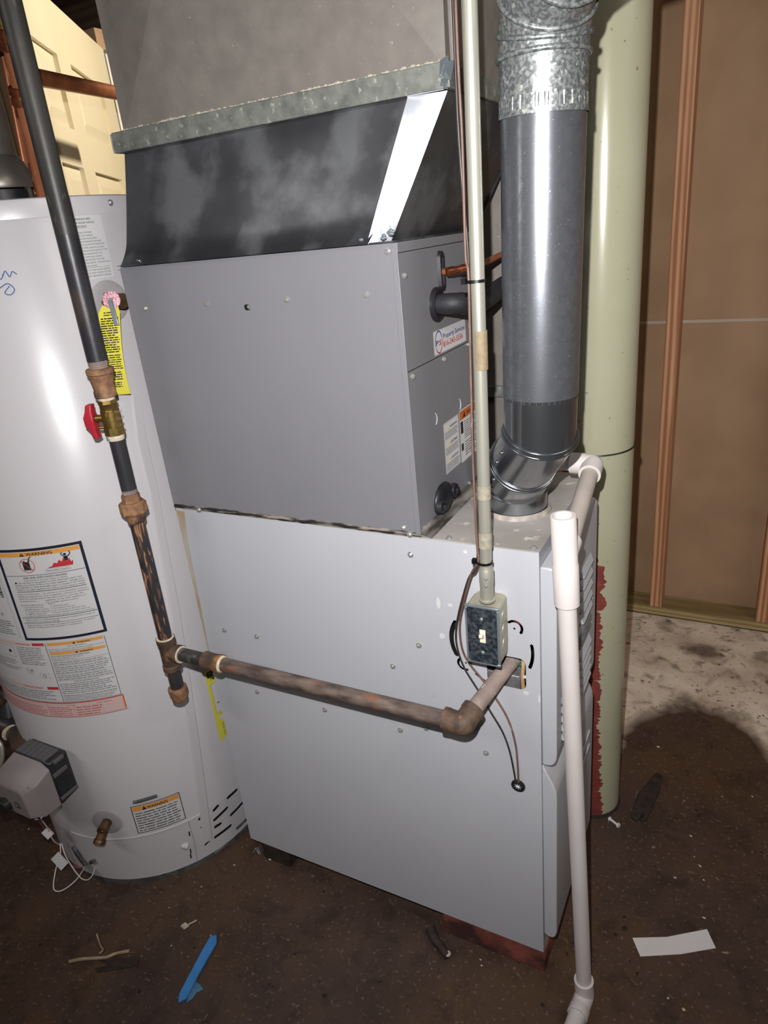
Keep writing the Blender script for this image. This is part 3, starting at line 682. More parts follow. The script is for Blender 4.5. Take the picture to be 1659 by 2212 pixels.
# ================================================================== SUPPLY DUCT: transition, cleat and plenum
sup = thing('supply_duct', 'large sheet metal supply duct flaring upwards from the coil cabinet', 'duct', (.27, .18, 1.319))
zb, zt, yt = 1.3195, 1.497, .046
FLp, FRp = Vector((.012, .002, zb)), Vector((.512, .002, zb))
TLp, TRp = Vector((.020, yt, zt)), Vector((.590, yt, zt))
def onf(s_, t):   # point on transition front
    return FLp.lerp(FRp, s_).lerp(TLp.lerp(TRp, s_), t)
NX, NZ = 24, 18
vs = []; R_w = .915
RB_ = .955
for j in range(NZ+1):
    for i in range(NX+1):
        t_ = (j/NZ)**1.7; q = onf(i/NX*(RB_+(R_w-RB_)*t_), t_)
        q += Vector((0, .004*math.sin(2.2*math.pi*i/NX+.6)*math.sin(math.pi*t_)-.014*max(0, 1-t_/.22)**2, 0)); vs.append(q)
mb = MB(); mb.add(vs, [(j*(NX+1)+i, j*(NX+1)+i+1, (j+1)*(NX+1)+i+1, (j+1)*(NX+1)+i) for j in range(NZ) for i in range(NX)])
mb.keep = True
mb.build('transition_front', GALVS, sup, smooth=60)
# bright folded corner strip
e0, e1 = onf(RB_, 0)+Vector((-.004, -.008, 0)), onf(R_w, 1); f0 = FRp+Vector((.000, .020, 0)); f1 = TRp+Vector((.0, .018, 0))
e1b = e1; 
mb = MB(); ea, eb = e0+Vector((0, -.001, 0)), e1b+Vector((0, -.001, 0)); f0 = f0+Vector((0, -.006, 0))
for j in range(13): mb.v += [tuple(ea.lerp(eb, j/12).lerp(f0.lerp(f1, j/12), i/4)) for i in range(5)]
mb.f = [(j*5+i, j*5+i+1, j*5+i+6, j*5+i+5) for j in range(12) for i in range(4)]; mb.m = [0]*48; mb.keep = True
mb.build('corner_strip', GALVB, sup, smooth=60)['label'] = 'bright folded corner strip'
BRt, BRb = Vector((.60, .40, zt)), Vector((.518, .325, zb))
mb = MB(); vs = []
for j in range(9):
    for i in range(9):
        a = f0.lerp(f1, j/8); b = BRb.lerp(BRt, j/8); q = a.lerp(b, i/8); q.x += .006*math.sin(math.pi*i/8)*math.sin(math.pi*j/8); vs.append(q)
mb.add(vs, [(j*9+i, j*9+i+1, (j+1)*9+i+1, (j+1)*9+i) for j in range(8) for i in range(8)]); mb.keep = True
mb.build('transition_side', GALVS, sup, smooth=60)
MB().hexa([(.012, .004, zb), (.02, .004, zb), (.02, .325, zb), (.012, .325, zb), (.020, yt+.003, zt), (.028, yt+.003, zt), (.028, .40, zt), (.020, .40, zt)]).build('transition_far_side', GALVS, sup, smooth=0)
MB().hexa([(.012, .322, zb), (.524, .322, zb), (.524, .325, zb), (.012, .325, zb), (.020, .397, zt), (.60, .397, zt), (.60, .40, zt), (.020, .40, zt)]).build('transition_back', GALVS, sup, smooth=0)
# flange / clips along the joint
MB().box((.006, -.005, zb-.001), (.526, .33, zb+.0012)).build('bottom_flange', GALVS, sup, smooth=0)
mb = MB(); mb.hexa([(.002, -.010, 1.3205), (.05, -.008, 1.324), (.05, .0, 1.324), (.002, .0, 1.3205), (.002, -.010, 1.3212), (.05, -.008, 1.3248), (.05, .0, 1.3248), (.002, .0, 1.3212)])
mb.sphere((.053, -.006, 1.3262), .0045, 10); mb.build('clip', FLUEN, sup)
for c_ in ((.474, -.004, 1.3235), (.512, -.002, 1.326), (.519, .004, 1.331)):
    mb = MB(); 
    for k in range(5): mb.sphere((c_[0]+random.uniform(-.004, .004), c_[1]+random.uniform(-.002, .001), c_[2]+random.uniform(-.002, .003)), random.uniform(.002, .0042), 8, (1.3, 1, .8))
    mb.build('sealed_screw', PLATEE, sup)
# weathered drive cleat round the joint
mb = MB(); mb.box((.008, yt-.010, zt-.004), (.594, yt-.001, zt+.026)); mb.box((.594, yt-.010, zt-.004), (.603, .41, zt+.022)); mb.box((.006, yt-.012, zt-.004), (.0085, .41, zt+.024))
cl = mb.build('cleat', BAND, sup, bevel=.0015)
mb = MB(); vs = []
for i in range(90):
    x = .03+i*.0063; mb.sphere((x, yt-.006+random.uniform(-.001, .002), zt+.0265+random.uniform(-.001, .0012)), random.uniform(.0012, .0034), 7, (1.5, 1, .9))
mb.build('sealant_crumbs', CAULK, cl)
mb = MB()
for k in range(0): mb.sphere((.597+random.uniform(-.005, .006), yt-.012+random.uniform(-.002, .004), zt+.018+random.uniform(-.012, .014)), random.uniform(.0025, .0055), 9, (1, .8, 1.4))
for a_, b_, c_, d_ in (((.594, .030, 1.523), (.604, .032, 1.527), (.606, .036, 1.510), (.592, .030, 1.505)), ((.600, .028, 1.520), (.610, .040, 1.522), (.606, .034, 1.500), (.598, .026, 1.503)), ((.594, .031, 1.505), (.604, .030, 1.508), (.598, .040, 1.492), (.590, .036, 1.497))): mb.add([a_, b_, c_, d_, ((a_[0]+c_[0])/2, a_[1]-.005, (a_[2]+c_[2])/2)], [(0, 1, 4), (1, 2, 4), (2, 3, 4), (3, 0, 4)])
mb.build('crushed_corner', PLATEE, cl, smooth=0, solid=.0008)
# plenum above, cross-broken front
ap = Vector((0.3009,0.0520,1.8902)); P0, P1 = Vector((.020, .054, zt+.02)), Vector((.592, .054, zt+.02)); P2, P3 = Vector((.600, .054, 2.19)), Vector((.012, .054, 2.19))
ap.y -= .030
mb = MB(); mb.add([P0, P1, P2, P3, ap], [(0, 1, 4), (1, 2, 4), (2, 3, 4), (3, 0, 4)]); mb.keep = True; mb.build('plenum_front', GALVD, sup, smooth=0)
mb = MB(); mb.add([P1, (.600, .42, zt+.02), (.605, .42, 2.19), P2], [(0, 1, 2, 3)]); mb.add([P0, (.02, .42, zt+.02), (.012, .42, 2.19), P3], [(0, 3, 2, 1)]); mb.add([(.02, .42, zt+.02), (.6, .42, zt+.02), (.605, .42, 2.19), (.012, .42, 2.19)], [(0, 3, 2, 1)]); mb.keep = True
mb.build('plenum_sides', GALVD, sup, smooth=0)
MB().box((.5985, .052, zt+.02), (.604, .062, 2.19)).build('corner_seam', GALVD, sup, bevel=.001)

# return duct rising behind the furnace
ret = MB().box((.005, .425, .12), (.565, .64, 2.19)).build('return_duct', GALVD, bevel=.002)
tag(ret, 'dull grey-green sheet metal return duct standing behind the coil cabinet', 'duct')
mb = MB(); mb.box((.57, .36, 1.02), (.64, .40, 1.045)); 
MB().box((.005, .414, 1.000), (.575, .4245, 1.022)).build('cleat', BAND, ret, bevel=.001)

# ================================================================== FLUE PIPE
flue = thing('flue_pipe', 'round shiny galvanised flue pipe rising from the furnace top', 'pipe', (.640, .150, .875))
r4 = .0508
B0 = Vector((.640, .152, .8748)); B1 = Vector((.640, .150, .925)); B2 = Vector((.668, .103, .978)); B3 = Vector((.7135, .035, 1.045)); B4 = Vector((.7215, .035, 1.455))
def seg(name, pts, r, m, n=48, only=None):
    """mitred run of pipe: end cuts follow the bisecting planes"""
    P = [Vector(p_) for p_ in pts]; mb = MB()
    def ringat(i, d):
        if 0 < i < len(P)-1: nrm = ((P[i+1]-P[i]).normalized()+(P[i]-P[i-1]).normalized()).normalized()
        else: nrm = d
        u, v, _ = basis(d); out = []
        for k in range(n):
            a = 2*math.pi*k/n; q = P[i]+(u*math.cos(a)+v*math.sin(a))*r; q += d*((P[i]-q).dot(nrm)/d.dot(nrm)); out.append(q)
        return out
    for i in (range(len(P)-1) if only is None else only):
        d = (P[i+1]-P[i]).normalized(); A = ringat(i, d); B = ringat(i+1, d); mb.add(A+B, [(k, (k+1) % n, (k+1) % n+n, k+n) for k in range(n)])
    mb.keep = True
    return mb.build(name, m, flue, smooth=30)
def bead(c, nrm, r, w_=.0022, name='bead', m=FLUEN, par=None, tilt=None):
    u, v, d = basis(nrm); mb = MB(); n, k2 = 48, 8; vs = []
    for i in range(n):
        a = 2*math.pi*i/n; o_ = u*math.cos(a)+v*math.sin(a)
        for j in range(k2): b = 2*math.pi*j/k2; vs.append(Vector(c)+o_*(r+w_*math.cos(b))+d*w_*math.sin(b))
    mb.add(vs, [(i*k2+j, ((i+1) % n)*k2+j, ((i+1) % n)*k2+(j+1) % k2, i*k2+(j+1) % k2) for i in range(n) for j in range(k2)])
    return mb.build(name, m, par or flue, smooth=60)
dA, dB, dC = (B1-B0).normalized(), (B2-B1).normalized(), (B3-B2).normalized()
up = (B4-B3).normalized(); CHN = [B0, B1, B2, B3, B3+up*.055]
seg('collar', CHN, r4, FLUEN, only=[0]); seg('elbow_gore', CHN, r4, FLUEN, only=[1]); seg('elbow_gore', CHN, r4, FLUEN, only=[2]); seg('elbow_collar', CHN, r4*.998, FLUEN, only=[3])
for c_, n_ in ((B1, (dA+dB)), (B2, (dB+dC)), (B3, (dC+up))):
    n_ = n_.normalized()
    bead(c_+n_*.0, n_, r4*1.04, .0026); bead(c_+n_*.0075, n_, r4*1.02, .0018)
# the elbow collar and the crimped edge it fits into
C1 = B3+up*.055
mb = MB(); u, v, d = basis(up); n = 84; vs = []
for t, k0 in ((-.010, 0), (.006, 1), (.012, 1)):
    for i in range(n*2):
        a = math.pi*i/n; rr = r4*.995-(.0014*k0 if i % 4 < 2 else 0); vs.append(C1+up*t+(u*math.cos(a)+v*math.sin(a))*rr)
mb.add(vs, [(j*n*2+i, j*n*2+(i+1) % (n*2), (j+1)*n*2+(i+1) % (n*2), (j+1)*n*2+i) for j in range(2) for i in range(n*2)]); mb.build('crimped_edge', FLUEN, flue, smooth=10)
MB().cyl(C1+up*.004, B4, r4*1.012, n=56, cap=False).build('straight_pipe', FLUE, flue)
a_ = rad(-38); sdir = (u*math.cos(a_)+v*math.sin(a_))
C2 = B4-up*.012
mb = MB(); C3 = Vector((.7225, .035, 1.512)); mb.lathe(C2, up, [(0, r4*1.045), (.006, r4*1.05), (.0062, r4*1.025), (.020, r4*1.02), (.075, r4*1.03)], 56, False)
sl = mb.build('spangled_sleeve', FLUES, flue)
mb = MB(); n = 60; vs = []
for t in (.004, .020):
    for i in range(n*2): a = math.pi*i/n; rr = r4*1.035-(.0016 if i % 4 < 2 else 0); vs.append(C2+up*t+(u*math.cos(a)+v*math.sin(a))*rr)
mb.add(vs, [(i, (i+1) % (n*2), (i+1) % (n*2)+n*2, i+n*2) for i in range(n*2)]); mb.build('crimped_edge', FLUES, flue, smooth=10)
bead(C2+up*.062, up, r4*1.05, .003, m=FLUES)
E1 = C2+up*.085; E2 = E1+Vector((.008, -.014, .030)); E3 = E2+Vector((.024, -.038, .026)); E4 = E3+Vector((.07, -.05, .025)); E5 = E4+Vector((.35, .05, .06))
def seg2(pts): return seg('elbow_gore', pts, r4*1.035, FLUES)
CHU = [C2+up*.062, E1, E2, E3, E4, E5]
for k in range(4): seg('elbow_gore', CHU, r4*1.035, FLUES, only=[k])
seg('upper_run', CHU, r4*1.03, FLUES, only=[4])
for a, b, c_ in ((C2, E1, E2), (E1, E2, E3), (E2, E3, E4)):
    n_ = ((b-a).normalized()+(c_-b).normalized()).normalized(); bead(b, n_, r4*1.07, .0030, m=FLUES)
mb = MB(); mb.lathe(B0+Vector((0, 0, -.0005)), (0, 0, 1), [(0, r4*1.13), (.004, r4*1.12), (.008, r4*1.03)], 48, False); mb.build('furnace_cement', FLUEC, flue)
for k, (t, a) in enumerate(((.35, -118), (.75, -118), (1.3, -118), (1.65, -118))):
    base = B1.lerp(B2, t) if t < 1 else B2.lerp(B3, t-1); dd = dB if t < 1 else dC; u2, v2, _ = basis(dd)
    vv = (CAM-base); vv = (vv-dd*vv.dot(dd)).normalized(); sidev = dd.cross(vv)
    nn = (vv*.75-sidev*.66*(1 if sidev.x > 0 else -1)).normalized()
    MB().sphere(base+nn*r4*1.01, .0032, 10).build('rivet', FLUEN, flue)

# ================================================================== STEEL COLUMN BEHIND
cc = (.706, .496)
colm = MB().cyl((cc[0], cc[1], FZ), (cc[0], cc[1], 2.42), .070, n=72).build('support_column', COLM)
tag(colm, 'thick round support column painted pale olive, red paint down one side', 'column')
# red paint coat: thin skin with a ragged edge
mb = MB(); vs = []; n = 60; rows = 160
th0 = math.degrees(math.atan2(CAM.y-cc[1], CAM.x-cc[0]))
random.seed(3); e = 0
for j in range(rows+1):
    z = FZ+.004+(.70-FZ)*j/rows; top = .0 if j < rows-4 else 1
    e = e*.55+random.uniform(-5.0, 5.0); step = 0 if z < .55 else 3
    edge = th0+15+e*.8+(-10 if z > .64 else 0)+(8*max(0, 1-z/.15))
    if j % 2: edge -= random.uniform(0, 4)
    if z > .66: edge -= 20*(z-.66)/.04
    for a in (th0-75, edge-8, edge): vs.append((cc[0]+.0705*math.cos(rad(a)), cc[1]+.0705*math.sin(rad(a)), z))
    # fill arc properly
mb2 = MB(); 
for j in range(rows):
    z0 = vs[3*j][2]; z1 = vs[3*j+3][2]
    ea = math.degrees(math.atan2(vs[3*j+2][1]-cc[1], vs[3*j+2][0]-cc[0])); eb = math.degrees(math.atan2(vs[3*j+5][1]-cc[1], vs[3*j+5][0]-cc[0]))
    A = []; 
    for k in range(13):
        t = k/12; a = th0-95+(ea-(th0-95))*t; b = th0-95+(eb-(th0-95))*t
        A.append(((cc[0]+.0706*math.cos(rad(a)), cc[1]+.0706*math.sin(rad(a)), z0), (cc[0]+.0706*math.cos(rad(b)), cc[1]+.0706*math.sin(rad(b)), z1)))
    for k in range(12): mb2.add([A[k][0], A[k+1][0], A[k+1][1], A[k][1]], [(0, 1, 2, 3)])
mb2.keep = True
mb2.build('red_paint_coat', REDP, colm, smooth=0)['label'] = 'red paint patch with a ragged brushed edge'
mb = MB(); mb.lathe((cc[0], cc[1], FZ), (0, 0, 1), [(0, .074), (.004, .073), (.008, .0705)], 48, False); mb.build('base_weld', CHIPD, colm)

# ================================================================== WATER HEATER
HC = Vector((-.3635, .0845, 0)); HR = .29
heat = thing('water_heater', 'tall light grey cylindrical gas water heater at the left of the furnace', 'water heater', (HC.x, HC.y, FZ))
def hpt(th, z, h=0): return Vector((HC.x+(HR+h)*math.cos(rad(th)), HC.y+(HR+h)*math.sin(rad(th)), z))
def hmap(th0, z0=0, h0=0): return lambda x, y, h: hpt(th0+math.degrees(x/HR), z0+y, h0+h)
HZ = (0, 0, 1)
MB().lathe((HC.x, HC.y, .080), HZ, [(0, HR-.001), (0, HR+.0006), (.004, HR), (1.328, HR), (1.330, HR-.001)], 128, False).build('jacket', HEAT, heat)
MB().lathe((HC.x, HC.y, 1.409), HZ, [(0, HR-.002), (0, HR+.0016), (.024, HR+.0016), (.029, HR+.0002), (.031, HR-.004), (.029, HR-.02), (.029, 0)], 128, False).build('top_cap', HEAT, heat)
# lower skirt with intake slots cut through it
uS = lambda th: rad(th+90)*HR
slots = []
for (th, z, L_) in ((-23.5, .073, .030), (-6.5, .052, .034), (-17.5, .048, .05), (-26, .042, .026), (-13.5, .022, .034), (-30, .010, .02)):
    pass
def cs(a, b, w_=.0095):
    ua, ub = uS(a[0]), uS(b[0]); L_ = math.hypot(ub-ua, b[1]-a[1]); return capsule((ua+ub)/2, (a[1]+b[1])/2, L_, w_, math.degrees(math.atan2(b[1]-a[1], ub-ua)))
slots = [cs((-10.7081,0.0718), (-5.1164,0.0715)), cs((-19.1730,0.0663), (-17.1771,0.0703)), cs((-20.1082,0.0384), (-12.7693,0.0459)), cs((-26.7558,0.0664), (-24.7308,0.0696)), cs((-20.4971,0.0171), (-17.9439,0.0158)),
         cs((-26.6441,0.0406), (-24.5514,0.0449)), cs((-21.7120,-0.0119), (-13.0463,-0.0115)), cs((-11.1535,0.0173), (-2.5326,0.0212)), cs((-26.6939,0.0104), (-24.5875,0.0148)), cs((-27.3141,-0.0165), (-25.4689,-0.0126), .006)]
slots = [s_ for s_ in slots]
hb = lambda x, y, h: hpt(-90+math.degrees(x/HR), y, h)
outl = [(-HR*math.pi*.98, -.055), (HR*math.pi*.98, -.055), (HR*math.pi*.98, .0795), (-HR*math.pi*.98, .0795)]
sheetplate('base_skirt', [outl]+slots, .0014, hb, HEAT, heat, cut=.010)
MB().lathe((HC.x, HC.y, -.055), HZ, [(0, HR-.012), (.13, HR-.012)], 64, False).build('inner_drum', DARK, heat)
MB().lathe((HC.x, HC.y, FZ), HZ, [(0, HR+.001), (.014, HR+.001), (.014, HR-.012)], 96, False).build('bottom_pan', HEATD, heat)['label'] = 'galvanised bottom ring'
mb = MB()
for a, b in (((-24.2959,-0.0562), (-17.1224,-0.0531)), ((-10.4391,-0.0327), (-2.0963,-0.0328))):
    pts = [hpt(a[0]+(b[0]-a[0])*t/6, a[1]+(b[1]-a[1])*t/6, .0006) for t in range(7)]; mb.tube(pts, .0035, 8, 2)
mb.build('unpunched_slot', HEATD, heat)
# door seam on skirt
mb = MB(); 
mb.tube([hpt(-32, .079, .0006), hpt(-32, .0, .0006), hpt(-33, -.05, .0006)], .0005, 6, 2); mb.build('skirt_seam', INKG, heat)
MB().tube([hpt(-90+i*2.5, .0800, .0010) for i in range(0, 28)], .0014, 6, 1).build('skirt_bead', HEAT, heat)
for q in ((-33, .047), (-34.5, -.005), (-35.0, -.020)):
    mb = MB(); a = hpt(q[0], q[1], .0005); mb.tube([a, hpt(q[0]-.2, q[1]-.012, .001)], .0016, 8); mb.build('skirt_slit', DARK, heat)
mb = MB(); mb.tube([hpt(-37.5, .012, -.004), hpt(-35.0, .008, .003)], .008, 12, 3); mb.build('skirt_dimple', HEAT, heat)
# raised wire channel down the side
def chan(th_z, w_, h, name, m):
    mb = MB(); vs = []
    for th, z in th_z:
        for du, hh in ((-w_/2, 0), (-w_*.36, h), (w_*.36, h), (w_/2, 0)): vs.append(hpt(th+math.degrees(du/HR), z, hh))
    mb.add(vs, [(4*i+k, 4*i+k+1, 4*i+k+5, 4*i+k+4) for i in range(len(th_z)-1) for k in range(3)]); mb.keep = True
    return mb.build(name, m, heat, smooth=25)
chp = [(-9.2483,1.0890), (-11.5210,0.9992), (-11.5763,0.8917), (-13.4961,0.7492), (-14.7275,0.6178), (-17.1494,0.4686), (-20.3130,0.2840), (-22.6650,0.1527), (-25.7249,-0.0070)]
chan([(a, b) for a, b in chp][::-1], .024, .0045, 'wire_channel', HEAT)['label'] = 'raised strip running down the jacket'
sc = (-1.4562,1.4259)
hexscrew(heat, hpt(sc[0], sc[1], .0016), hpt(sc[0], 0, 1)-hpt(sc[0], 0, 0), .0045)
# blue handwriting at the left edge
mb = MB(); a = (-43.3286,1.3240); 
for st_ in ([(0, 0), (.006, .008), (.010, -.002), (.016, .006), (.022, .001)], [(-.01, -.018), (.004, -.012), (.012, -.022), (.004, -.030), (-.004, -.026), (.006, -.016)], [(-.012, .004), (-.004, -.004), (.002, .004)], [(-.02, -.004), (-.012, -.014)]):
    mb.tube([hpt(a[0]+math.degrees(x/HR), a[1]+y, .0004) for x, y in st_], .0008, 6, 4)
mb.build('marker_writing', INKMB, heat)['label'] = 'blue marker handwriting'
# ---- printed labels
LM = [PAPERW, INKB, INKK, INKO, INKR, INKG, PAPERP]
# relief-device notice at the top
thA, thB, zA, zB = -24.1, -6.6, 1.303, 1.408
w_ = rad(thB-thA)*HR; h_ = zB-zA
s = Sheet(LM); s.shape([rrect(0, 0, w_, h_, .003)], 0, .0003)
ty = h_-.0075
lines = [('FOR TEMPERATURE', .2, .55), ('AND PRESSURE RELIEF DEVICE', .12, .7), ('IMPORTANT', .34, .3)]
for t, x_, ww in lines: s.text(t, w_*x_, ty, .004, 2, width=w_*ww, bold=.01); ty -= .0058
s.rect(w_*.34, ty+.0045, w_*.64, ty+.0049, 2); ty -= .004
for t in ('MAINTENANCE PROCEDURES FOR RELIEF', 'DEVICE SEE THE INSTRUCTION MANUAL.', 'TEMPERATURE AND PRESSURE VALVE LISTED', 'AS COMPLYING WITH THE STANDARD FOR RELIEF', 'VALVES AND AUTOMATIC GAS SHUTOFF DEVICES FOR', 'HOT WATER SUPPLY SYSTEMS, ANSI Z21.22 SHALL', 'BE INSTALLED AT THE TIME OF INSTALLATION OF THE', 'HEATER IN THE LOCATION SPECIFIED BY THE', 'MANUFACTURER. LOCAL CODES SHALL GOVERN', 'INSTALLATION OF RELIEF DEVICES. FOR SAFE', 'OPERATION OF THIS WATER HEATER, THE RELIEF VALVE', 'MUST NOT BE REMOVED OR PLUGGED.'):
    s.text(t, w_*.04, ty, .0036, 2, width=w_*min(.93, .0205*len(t))); ty -= .0050
s.rect(w_*.04, ty+.0030, w_*.95, ty+.0034, 2); ty -= .0022
for t in ('THE REQUIREMENTS OF THIS WATER HEATER', 'MEET REQUIREMENTS AND CODES OF THE', 'STATES OF MASSACHUSETTS AND NORTH CAROLINA.'): s.text(t, w_*.06, ty, .0036, 2, width=w_*.88); ty -= .0050
s.out('relief_notice', heat, hmap(thA, zA), cut=.012)['label'] = 'white notice about the relief device'
# big warning sheet
thA, thB, zA, zB = -76.4, -42.6, .6285, .8345
w_ = rad(thB-thA)*HR; h_ = zB-zA
s = Sheet(LM); s.shape([rrect(-.004, -.001, w_+.003, h_+.004, .004)], 0, .0003); s.frame(0, 0, w_-.001, h_, .0058, 1)
x0, x1 = .0068, w_-.0078
s.rect(x0, h_-.0165, x1, h_-.0072, 3); s.text('WARNING', w_*.36, h_-.0152, .0090, 2, width=w_*.30, bold=.02); s.poly([(w_*.285, h_-.0155), (w_*.345, h_-.0155), (w_*.315, h_-.0078)], 2, .0007)
s.text('!', w_*.311, h_-.0148, .007, 3, bold=.02, h=.0009)
# no-gas-can pictogram
cx_, cy_ = w_*.34, h_-.036; R_ = .0152
s.rect(cx_-.008, cy_-.0105, cx_+.006, cy_+.008, 2, .0005); s.rect(cx_-.006, cy_+.008, cx_-.002, cy_+.0105, 2, .0005)
s.poly([(cx_+.003, cy_+.008), (cx_+.006, cy_+.008), (cx_+.009, cy_+.016), (cx_+.013, cy_+.0175), (cx_+.012, cy_+.0188), (cx_+.0075, cy_+.0175)], 2, .0005)
s.shape([circ(cx_, cy_, R_, 32), circ(cx_, cy_, R_-.0012, 32)], 4, .0008)
s.poly([(cx_-R_*.74, cy_+R_*.68), (cx_-R_*.66, cy_+R_*.74), (cx_+R_*.74, cy_-R_*.68), (cx_+R_*.66, cy_-R_*.74)], 4, .0009)
s.text('FLAMMABLE', cx_-.007, cy_-.0100, .0022, 0, width=.012, h=.0007)
fx, fy = w_*.55, h_-.0455
s.poly([(fx, fy), (fx+.050, fy), (fx+.052, fy+.010), (fx+.048, fy+.007), (fx+.046, fy+.016), (fx+.041, fy+.009), (fx+.036, fy+.018), (fx+.031, fy+.010), (fx+.027, fy+.015), (fx+.022, fy+.008), (fx+.016, fy+.010), (fx+.012, fy+.004)], 4, .0005)
s.shape([circ(fx+.040, fy+.0245, .0028, 12)], 1, .0007); s.poly([(fx+.036, fy+.021), (fx+.045, fy+.021), (fx+.043, fy+.011), (fx+.038, fy+.011)], 1, .0007)
s.poly([(fx+.036, fy+.021), (fx+.032, fy+.026), (fx+.035, fy+.030), (fx+.0365, fy+.029), (fx+.034, fy+.026), (fx+.038, fy+.022)], 1, .0007); s.poly([(fx+.045, fy+.021), (fx+.049, fy+.025), (fx+.048, fy+.030), (fx+.050, fy+.030), (fx+.051, fy+.025), (fx+.046, fy+.019)], 1, .0007)
s.shape([rrect(fx-.004, fy-.0085, fx+.044, fy-.0015, .003), rrect(fx-.0037, fy-.0082, fx+.0437, fy-.0018, .0028)], 2, .0005); s.text('Flammable Vapors', fx-.001, fy-.0065, .0045, 2, width=.042)
y = h_-.058; s.rect(x0, y, x1, y+.0010, 1)
s.text('FIRE AND EXPLOSION HAZARD', w_*.5, y-.0062, .005, 2, width=w_*.50, align='C', bold=.015)
s.text('Can result in serious injury or death.', w_*.5, y-.0112, .0046, 2, width=w_*.50, align='C')
s.poly([(w_*.115, y-.0165), (w_*.155, y-.0165), (w_*.135, y-.0118)], 2, .0007)
for k, t in enumerate(('Do not store or use gasoline or other flammable vapors and', 'liquids in the vicinity of this or any other appliance.  Storage of or', 'use of gasoline or other flammable vapors or liquids in the vicinity', 'of this or any other appliance can result in serious injury or death.')):
    s.text(t, w_*(.17 if k == 0 else .115), y-.0163-k*.0051, .0046, 2, width=w_*(.72 if k == 0 else .80), bold=.004)
y -= .0355; s.rect(w_*.11, y, w_*.92, y+.0012, 1)
for k, t in enumerate(('Vapors from flammable', 'liquids can explode and', 'catch fire causing death', 'or severe burns.')): s.text(t, w_*.105, y-.0062-k*.0052, .0044, 2, width=w_*.0128*len(t))
for k, t in enumerate(('Do not use or store flammable products', 'such as gasoline, solvents or adhesives', 'in the same room or area near this', 'appliance, or any other appliance or', 'any possible ignition source.')): s.text(t, w_*.42, y-.0062-k*.0052, .0044, 2, width=w_*.0130*len(t))
y2 = y-.031
for k, t in enumerate(('Keep flammable products:', '1. far away from any', 'possible ignition source,', '2. in approved containers,', '3. tightly closed and', "4. out of children's reach.")): s.text(t, w_*(.105 if k == 0 else .135), y2-k*.0050, .0043, 2, width=w_*.0120*len(t))
for k, t in enumerate(('Vapors:', '1. cannot be seen,', '2. are heavier than air,', '3. go a long way on the floor and', '4. can be carried from other rooms to', 'possible ignition sources by air currents')): s.text(t, w_*(.44 if k == 0 else .46), y2-k*.0050, .0043, 2, width=w_*.0114*len(t))
y = y2-.0285; s.rect(x0+.004, y, x1, y+.0012, 1)
s.text('Water heaters in residential garages must be installed and located, or', w_*.10, y-.0055, .0044, 2, width=w_*.82); s.text('protected, to avoid physical damage.', w_*.10, y-.0105, .0044, 2, width=w_*.42)
y -= .0128; s.rect(x0+.004, y, x1, y+.0008, 1)
s.text("Read and follow water heater warnings and instructions.  If owner's", w_*.10, y-.0052, .0044, 2, width=w_*.80); s.text('manual is missing, contact the distributor or manufacturer.', w_*.10, y-.0100, .0044, 2, width=w_*.66)
s.out('warning_label', heat, hmap(thA, zA), cut=.012)['label'] = 'white warning label with a thick black border and orange heading'
# lower instruction sheet
thA, thB, zA, zB = -128, -42.9, .434, .6270
w_ = rad(thB-thA)*HR; h_ = zB-zA
s = Sheet(LM); s.shape([rrect(0, -.001, w_, h_, .004)], 0, .00025)
ox = w_-.1285                                     # left side of the right-hand column
s.rect(ox-.0005, .040, ox+.0006, h_-.006, 1); s.rect(w_-.0085, .040, w_-.0075, h_-.006, 1); s.rect(0, .0395, w_-.0075, .0403, 1)
s.rect(ox+.004, h_-.0125, w_-.011, h_-.0055, 3); s.text('WARNING', ox+.066, h_-.0118, .0050, 2, width=.026, bold=.02); s.poly([(ox+.057, h_-.0120), (ox+.063, h_-.0120), (ox+.060, h_-.0065)], 2, .0007)
s.text('FOR YOUR SAFETY', ox+.064, h_-.0175, .004, 2, width=.036, align='C')
s.text('Do not store or use gasoline or other flammable, combustible, or corrosive', ox+.004, h_-.0225, .0036, 2, width=.112); s.text('vapors or liquids in the vicinity of this or any other appliance.', ox+.004, h_-.0268, .0036, 2, width=.092)
s.rect(ox+.004, h_-.0345, w_-.011, h_-.0280, 3); s.text('WARNING', ox+.066, h_-.0338, .0050, 2, width=.026, bold=.02); s.poly([(ox+.057, h_-.0340), (ox+.063, h_-.0340), (ox+.060, h_-.0290)], 2, .0007)
s.text('HOT WATER CAN PRODUCE 3RD DEGREE BURNS', ox+.004, h_-.0392, .0038, 2, width=.080, bold=.01); s.text('IN LESS THAN 5 SECONDS AT 140° F (60° C)', ox+.004, h_-.0435, .0036, 2, width=.066); s.text('IN 30 SECONDS AT 130° F (54° C)', ox+.004, h_-.0478, .0036, 2, width=.052)
yy = h_-.050
for k, n_ in enumerate((2, 4, 3)):
    s.rect(ox+.002, yy, w_-.010, yy+.0005, 2); s.greek(ox+.004, yy-n_*.0046-.001, w_-.012, yy-.001, n_, 5, fill=.42, seed=20+k); yy -= n_*.0046+.0024
s.rect(ox+.002, yy, w_-.010, yy+.0005, 2); s.text('STATE OF CALIFORNIA NOTICE', ox+.062, yy-.005, .004, 2, width=.052, align='C', bold=.01)
s.greek(ox+.004, yy-.034, w_-.012, yy-.006, 6, 5, fill=.42, seed=31)
s.text('SUITABLE FOR WATER (POTABLE) HEATING AND SPACE HEATING', ox+.004, yy-.0395, .0038, 2, width=.112, bold=.015)
s.greek(ox+.004, .042, w_-.012, yy-.0405, 4, 5, fill=.42, seed=32)
